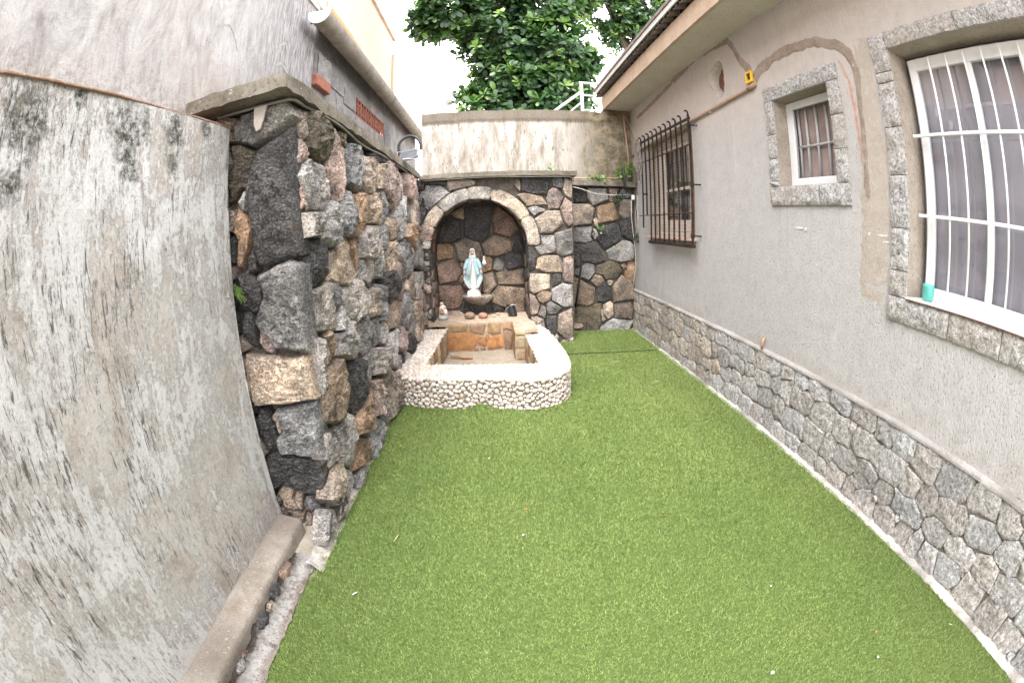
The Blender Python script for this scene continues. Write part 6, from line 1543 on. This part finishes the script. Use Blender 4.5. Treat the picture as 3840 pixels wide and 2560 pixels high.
    for u in us:
        z = 0.995 - 0.19 * u
        if u < 0.32: w_ = 0.052 * math.sin(PI / 2 * min(1, (u / 0.32)) ** 0.6) + 0.001
        else: w_ = 0.053 + 0.022 * ((u - 0.32) / 0.68) ** 1.3
        op = 0.0 if u < 0.10 else 0.034 * min(1, (u - 0.10) / 0.2) - 0.012 * max(0, (u - 0.7) / 0.3)
        a0 = math.asin(min(0.98, op / w_)) if w_ > 0.004 else 0
        for k in range(n_ + 1):
            a = -PI / 2 + a0 + (2 * PI - 2 * a0) * k / n_
            v.append(P(w_ * (1 + 0.02 * math.sin(9 * a)) * math.cos(a), w_ * 1.0 * math.sin(a) - 0.002, z))
    for j in range(len(us) - 1):
        for k in range(n_): f.append((j * (n_ + 1) + k, j * (n_ + 1) + k + 1, (j + 1) * (n_ + 1) + k + 1, (j + 1) * (n_ + 1) + k))
    mk('veil', v, f, PLAST_W, t, smooth=True)
    return t
madonna((-0.285, 6.93, 0.700), 0.752, 'madonna_statue', 'white and pale blue veiled lady statue with open hands standing on the rock bracket')
# small crowned figure carrying a child
sx, sy, sz = -0.765, 6.70, 0.38; H = 0.31
q = thing('madonna_and_child_statue', 'small crowned figurine holding a child at the left end of the niche ledge', 'statue', (sx, sy, sz))
lathe(lambda u, a: (sx + H * 0.26 * math.cos(a) * (1 - .15 * u), sy + H * 0.18 * math.sin(a), sz + H * 0.07 * u), [0, 1], 16, 'base', plain('mossy_plaster', (0.16, 0.19, 0.17), 0.7), q, sharp=40)
def rb_(u, a):
    z = 0.07 + 0.68 * u; w_ = interp(z, [(0.07, .20), (0.3, .20), (0.5, .19), (0.62, .15), (0.70, .11), (0.75, .05)])
    return (sx + H * w_ * (1 + .06 * math.sin(7 * a + 5 * z)) * math.cos(a), sy + H * w_ * 0.7 * math.sin(a), sz + H * z)
lathe(rb_, lin(0, 1, 16), 32, 'robe', PLAST_W, q)
MB().ball((sx - .005, sy - .035, sz + H * 0.42), (H * .11, H * .09, H * .18), 14, 10).build('tunic', BROWNP, q, smooth=True)
hd = MB().ball((sx - .012, sy - .01, sz + H * 0.80), (H * .065, H * .07, H * .085), 16, 12).build('head', SKIN, q, smooth=True)
MB().ball((sx - .012, sy + .004, sz + H * 0.815), (H * .082, H * .08, H * .10), 16, 12).build('veil', PLAST_W, hd, smooth=True)
lathe(lambda u, a: (sx - .012 + H * (0.055 + 0.05 * u) * math.cos(a), sy + H * (0.055 + 0.05 * u) * math.sin(a), sz + H * (0.90 + (0.07 if int(a / (PI / 6)) % 2 else 0.10) * u)), [0, 1], 12, 'crown', IRON, hd, sharp=30)
cb = MB().ball((sx + .045, sy - .035, sz + H * 0.40), (H * .10, H * .09, H * .17), 14, 10).build('child', PLAST_W, q, smooth=True)
MB().ball((sx + .045, sy - .04, sz + H * 0.635), (H * .06, H * .06, H * .065), 14, 10).build('child_head', SKIN, cb, smooth=True)
MB().tube([(sx - .05, sy - .02, sz + H * .55), (sx - .03, sy - .06, sz + H * .40), (sx + .04, sy - .07, sz + H * .33)], [H * .05, H * .04, H * .03], 8).build('arm', BROWNP, q, smooth=True)
# hanging bulb
lb = thing('light_bulb', 'white bulb in a plastic holder hanging from an iron hook beside the statue', 'light bulb', (-0.105, 7.0, 1.15))
MB().tube([(-0.178, 7.1, 1.53), (-0.155, 7.02, 1.50), (-0.12, 7.0, 1.42), (-0.11, 7.0, 1.31)], [0.006, 0.010, 0.012, 0.012], 7).build('hook', IRON, lb, smooth=True)
MB().tube([(-0.107, 7.0, 1.315), (-0.107, 7.0, 1.255)], 0.020, 14).build('holder', plain('holder_cream', (0.55, 0.50, 0.44), 0.5), lb, smooth=False)
MB().tube([(-0.107, 7.0, 1.255), (-0.107, 7.0, 1.235), (-0.107, 7.0, 1.205), (-0.107, 7.0, 1.195)], [0.019, 0.022, 0.034, 0.036], 16).build('bulb_neck', WHITE, lb, smooth=True)
MB().ball((-0.107, 7.0, 1.192), (0.036, 0.036, 0.034), 18, 12).build('diffuser', FROST, lb, smooth=True)
# black basket with wire handle
bk = thing('basket', 'small black basket with white wire handle at the right end of the niche ledge', 'basket', (0.30, 6.85, 0.38))
v, f = [], []
for j in range(9):
    z = 0.385 + 0.15 * j / 8; r_ = 0.072 - 0.012 * j / 8
    for k in range(20):
        a = 2 * PI * k / 20; w_ = r_ * (1 + 0.07 * ((j + k) % 2)); v.append((0.31 + w_ * math.cos(a) - 0.03 * j / 8, 6.85 + w_ * math.sin(a), z + 0.006 * math.sin(a * 3)))
for j in range(8):
    for k in range(20): f.append((j * 20 + k, j * 20 + (k + 1) % 20, (j + 1) * 20 + (k + 1) % 20, (j + 1) * 20 + k))
f.append(tuple(range(19, -1, -1))); mk('body', v, f, BLACKP, bk)
MB().tube([(0.285 + 0.095 * math.cos(t) , 6.80, 0.475 + 0.07 * math.sin(t) + 0.04 * math.cos(t)) for t in lin(0.2, 4.4, 18)], 0.004, 5).build('wire_handle', WIRE, bk, smooth=True)
# fallen leaves and litter on the turf and the ledge
def litter(name, label, cat, x, y, z, L_, w_, an, mat, grp=None):
    m = MB(); c_, s_ = math.cos(an), math.sin(an); v = []
    for (u, w2, h) in ((-.5, 0, .0), (-.2, .5, .25), (.2, .45, .3), (.5, 0, .1), (.2, -.45, .3), (-.2, -.5, .25)): v.append((x + (u * L_) * c_ - w2 * w_ * s_, y + (u * L_) * s_ + w2 * w_ * c_, z + h * w_))
    v2 = [(p[0], p[1], p[2] + 0.0012) for p in v]
    m.add(v + v2, [(5, 4, 3, 2, 1, 0), (6, 7, 8, 9, 10, 11)] + [(i, (i + 1) % 6, (i + 1) % 6 + 6, i + 6) for i in range(6)])
    tag(m.build(name, mat, None), label, cat, grp)
DRYL = plain('dry_leaf', (0.38, 0.16, 0.05), 0.7); PAPER = plain('paper_scrap', (0.75, 0.74, 0.73), 0.7, var=0.03); STRAW = plain('straw', (0.55, 0.48, 0.30), 0.7)
litter('dry_leaf', 'small orange dry leaf near the middle of the turf', 'leaf', 0.155, 2.313, 0.016, 0.035, 0.01, 0.1, DRYL, None)
litter('dry_leaf', 'tiny tan dry leaf on the turf right of the middle', 'leaf', 1.007, 2.126, 0.016, 0.022, 0.012, 0.1, DRYL, None)
litter('dry_leaf', 'small orange dry leaf on the turf below the basin front', 'leaf', -0.638, 3.955, 0.016, 0.03, 0.01, 0.6, DRYL, None)
litter('dry_leaf', 'small orange dry leaf on the turf near the stone plinth at lower right', 'leaf', 1.743, 0.680, 0.016, 0.022, 0.01, 0.6, DRYL, None)
litter('straw', 'pale dry straw on the turf at the left', 'straw', -0.630, 2.036, 0.016, 0.085, 0.004, 1.3, STRAW, None)
litter('paper_scrap', 'white speck of paper on the turf near the plinth at lower right', 'paper scrap', 1.649, 0.532, 0.016, 0.014, 0.011, 0, PAPER, None)
litter('paper_scrap', 'white paper scrap on the turf at the bottom edge', 'paper scrap', 1.097, 0.752, 0.016, 0.022, 0.016, 0.4, PAPER, None)
litter('paper_scrap', 'tiny white speck on the turf left of the plinth', 'paper scrap', 1.359, 1.283, 0.016, 0.012, 0.008, 0, PAPER, None)
litter('paper_scrap', 'pale bluish curled scrap on the turf at lower left', 'paper scrap', -0.774, 1.542, 0.016, 0.035, 0.006, 0.8, PAPER, None)
litter('paper_scrap', 'tiny white speck on the turf below the basin', 'paper scrap', -0.073, 3.013, 0.016, 0.016, 0.01, 0.8, PAPER, None)
litter('paper_scrap', 'tiny pale speck in the middle of the turf', 'paper scrap', 0.120, 2.050, 0.016, 0.014, 0.01, 0.8, PAPER, None)
litter('straw', 'pale straw on the turf beside the plinth at lower right', 'straw', 2.223, 0.394, 0.016, 0.03, 0.004, 2.2, STRAW, None)
litter('straw', 'pale straw on the turf near the seam', 'straw', 1.579, 5.346, 0.016, 0.12, 0.006, 0.1, STRAW, None)
litter('straw', 'pale bent straw on the turf beside the far plinth', 'straw', 1.838, 4.519, 0.016, 0.1, 0.005, -0.2, STRAW, None)
litter('dry_leaf', 'largest dry leaf on the niche ledge, midway between round stones and basket', 'leaf', 0.02, 6.8, 0.392, 0.09, .03, 0.3, STRAW, 'dry leaves on the niche ledge')
litter('dry_leaf', 'dry leaf at the back of the niche ledge beside the basket', 'leaf', 0.08, 6.95, 0.395, 0.08, .03, 1.2, STRAW, 'dry leaves on the niche ledge')
litter('dry_leaf', 'small dry leaf at the front edge of the niche ledge', 'leaf', -0.02, 6.62, 0.388, 0.05, .03, 2, STRAW, 'dry leaves on the niche ledge')
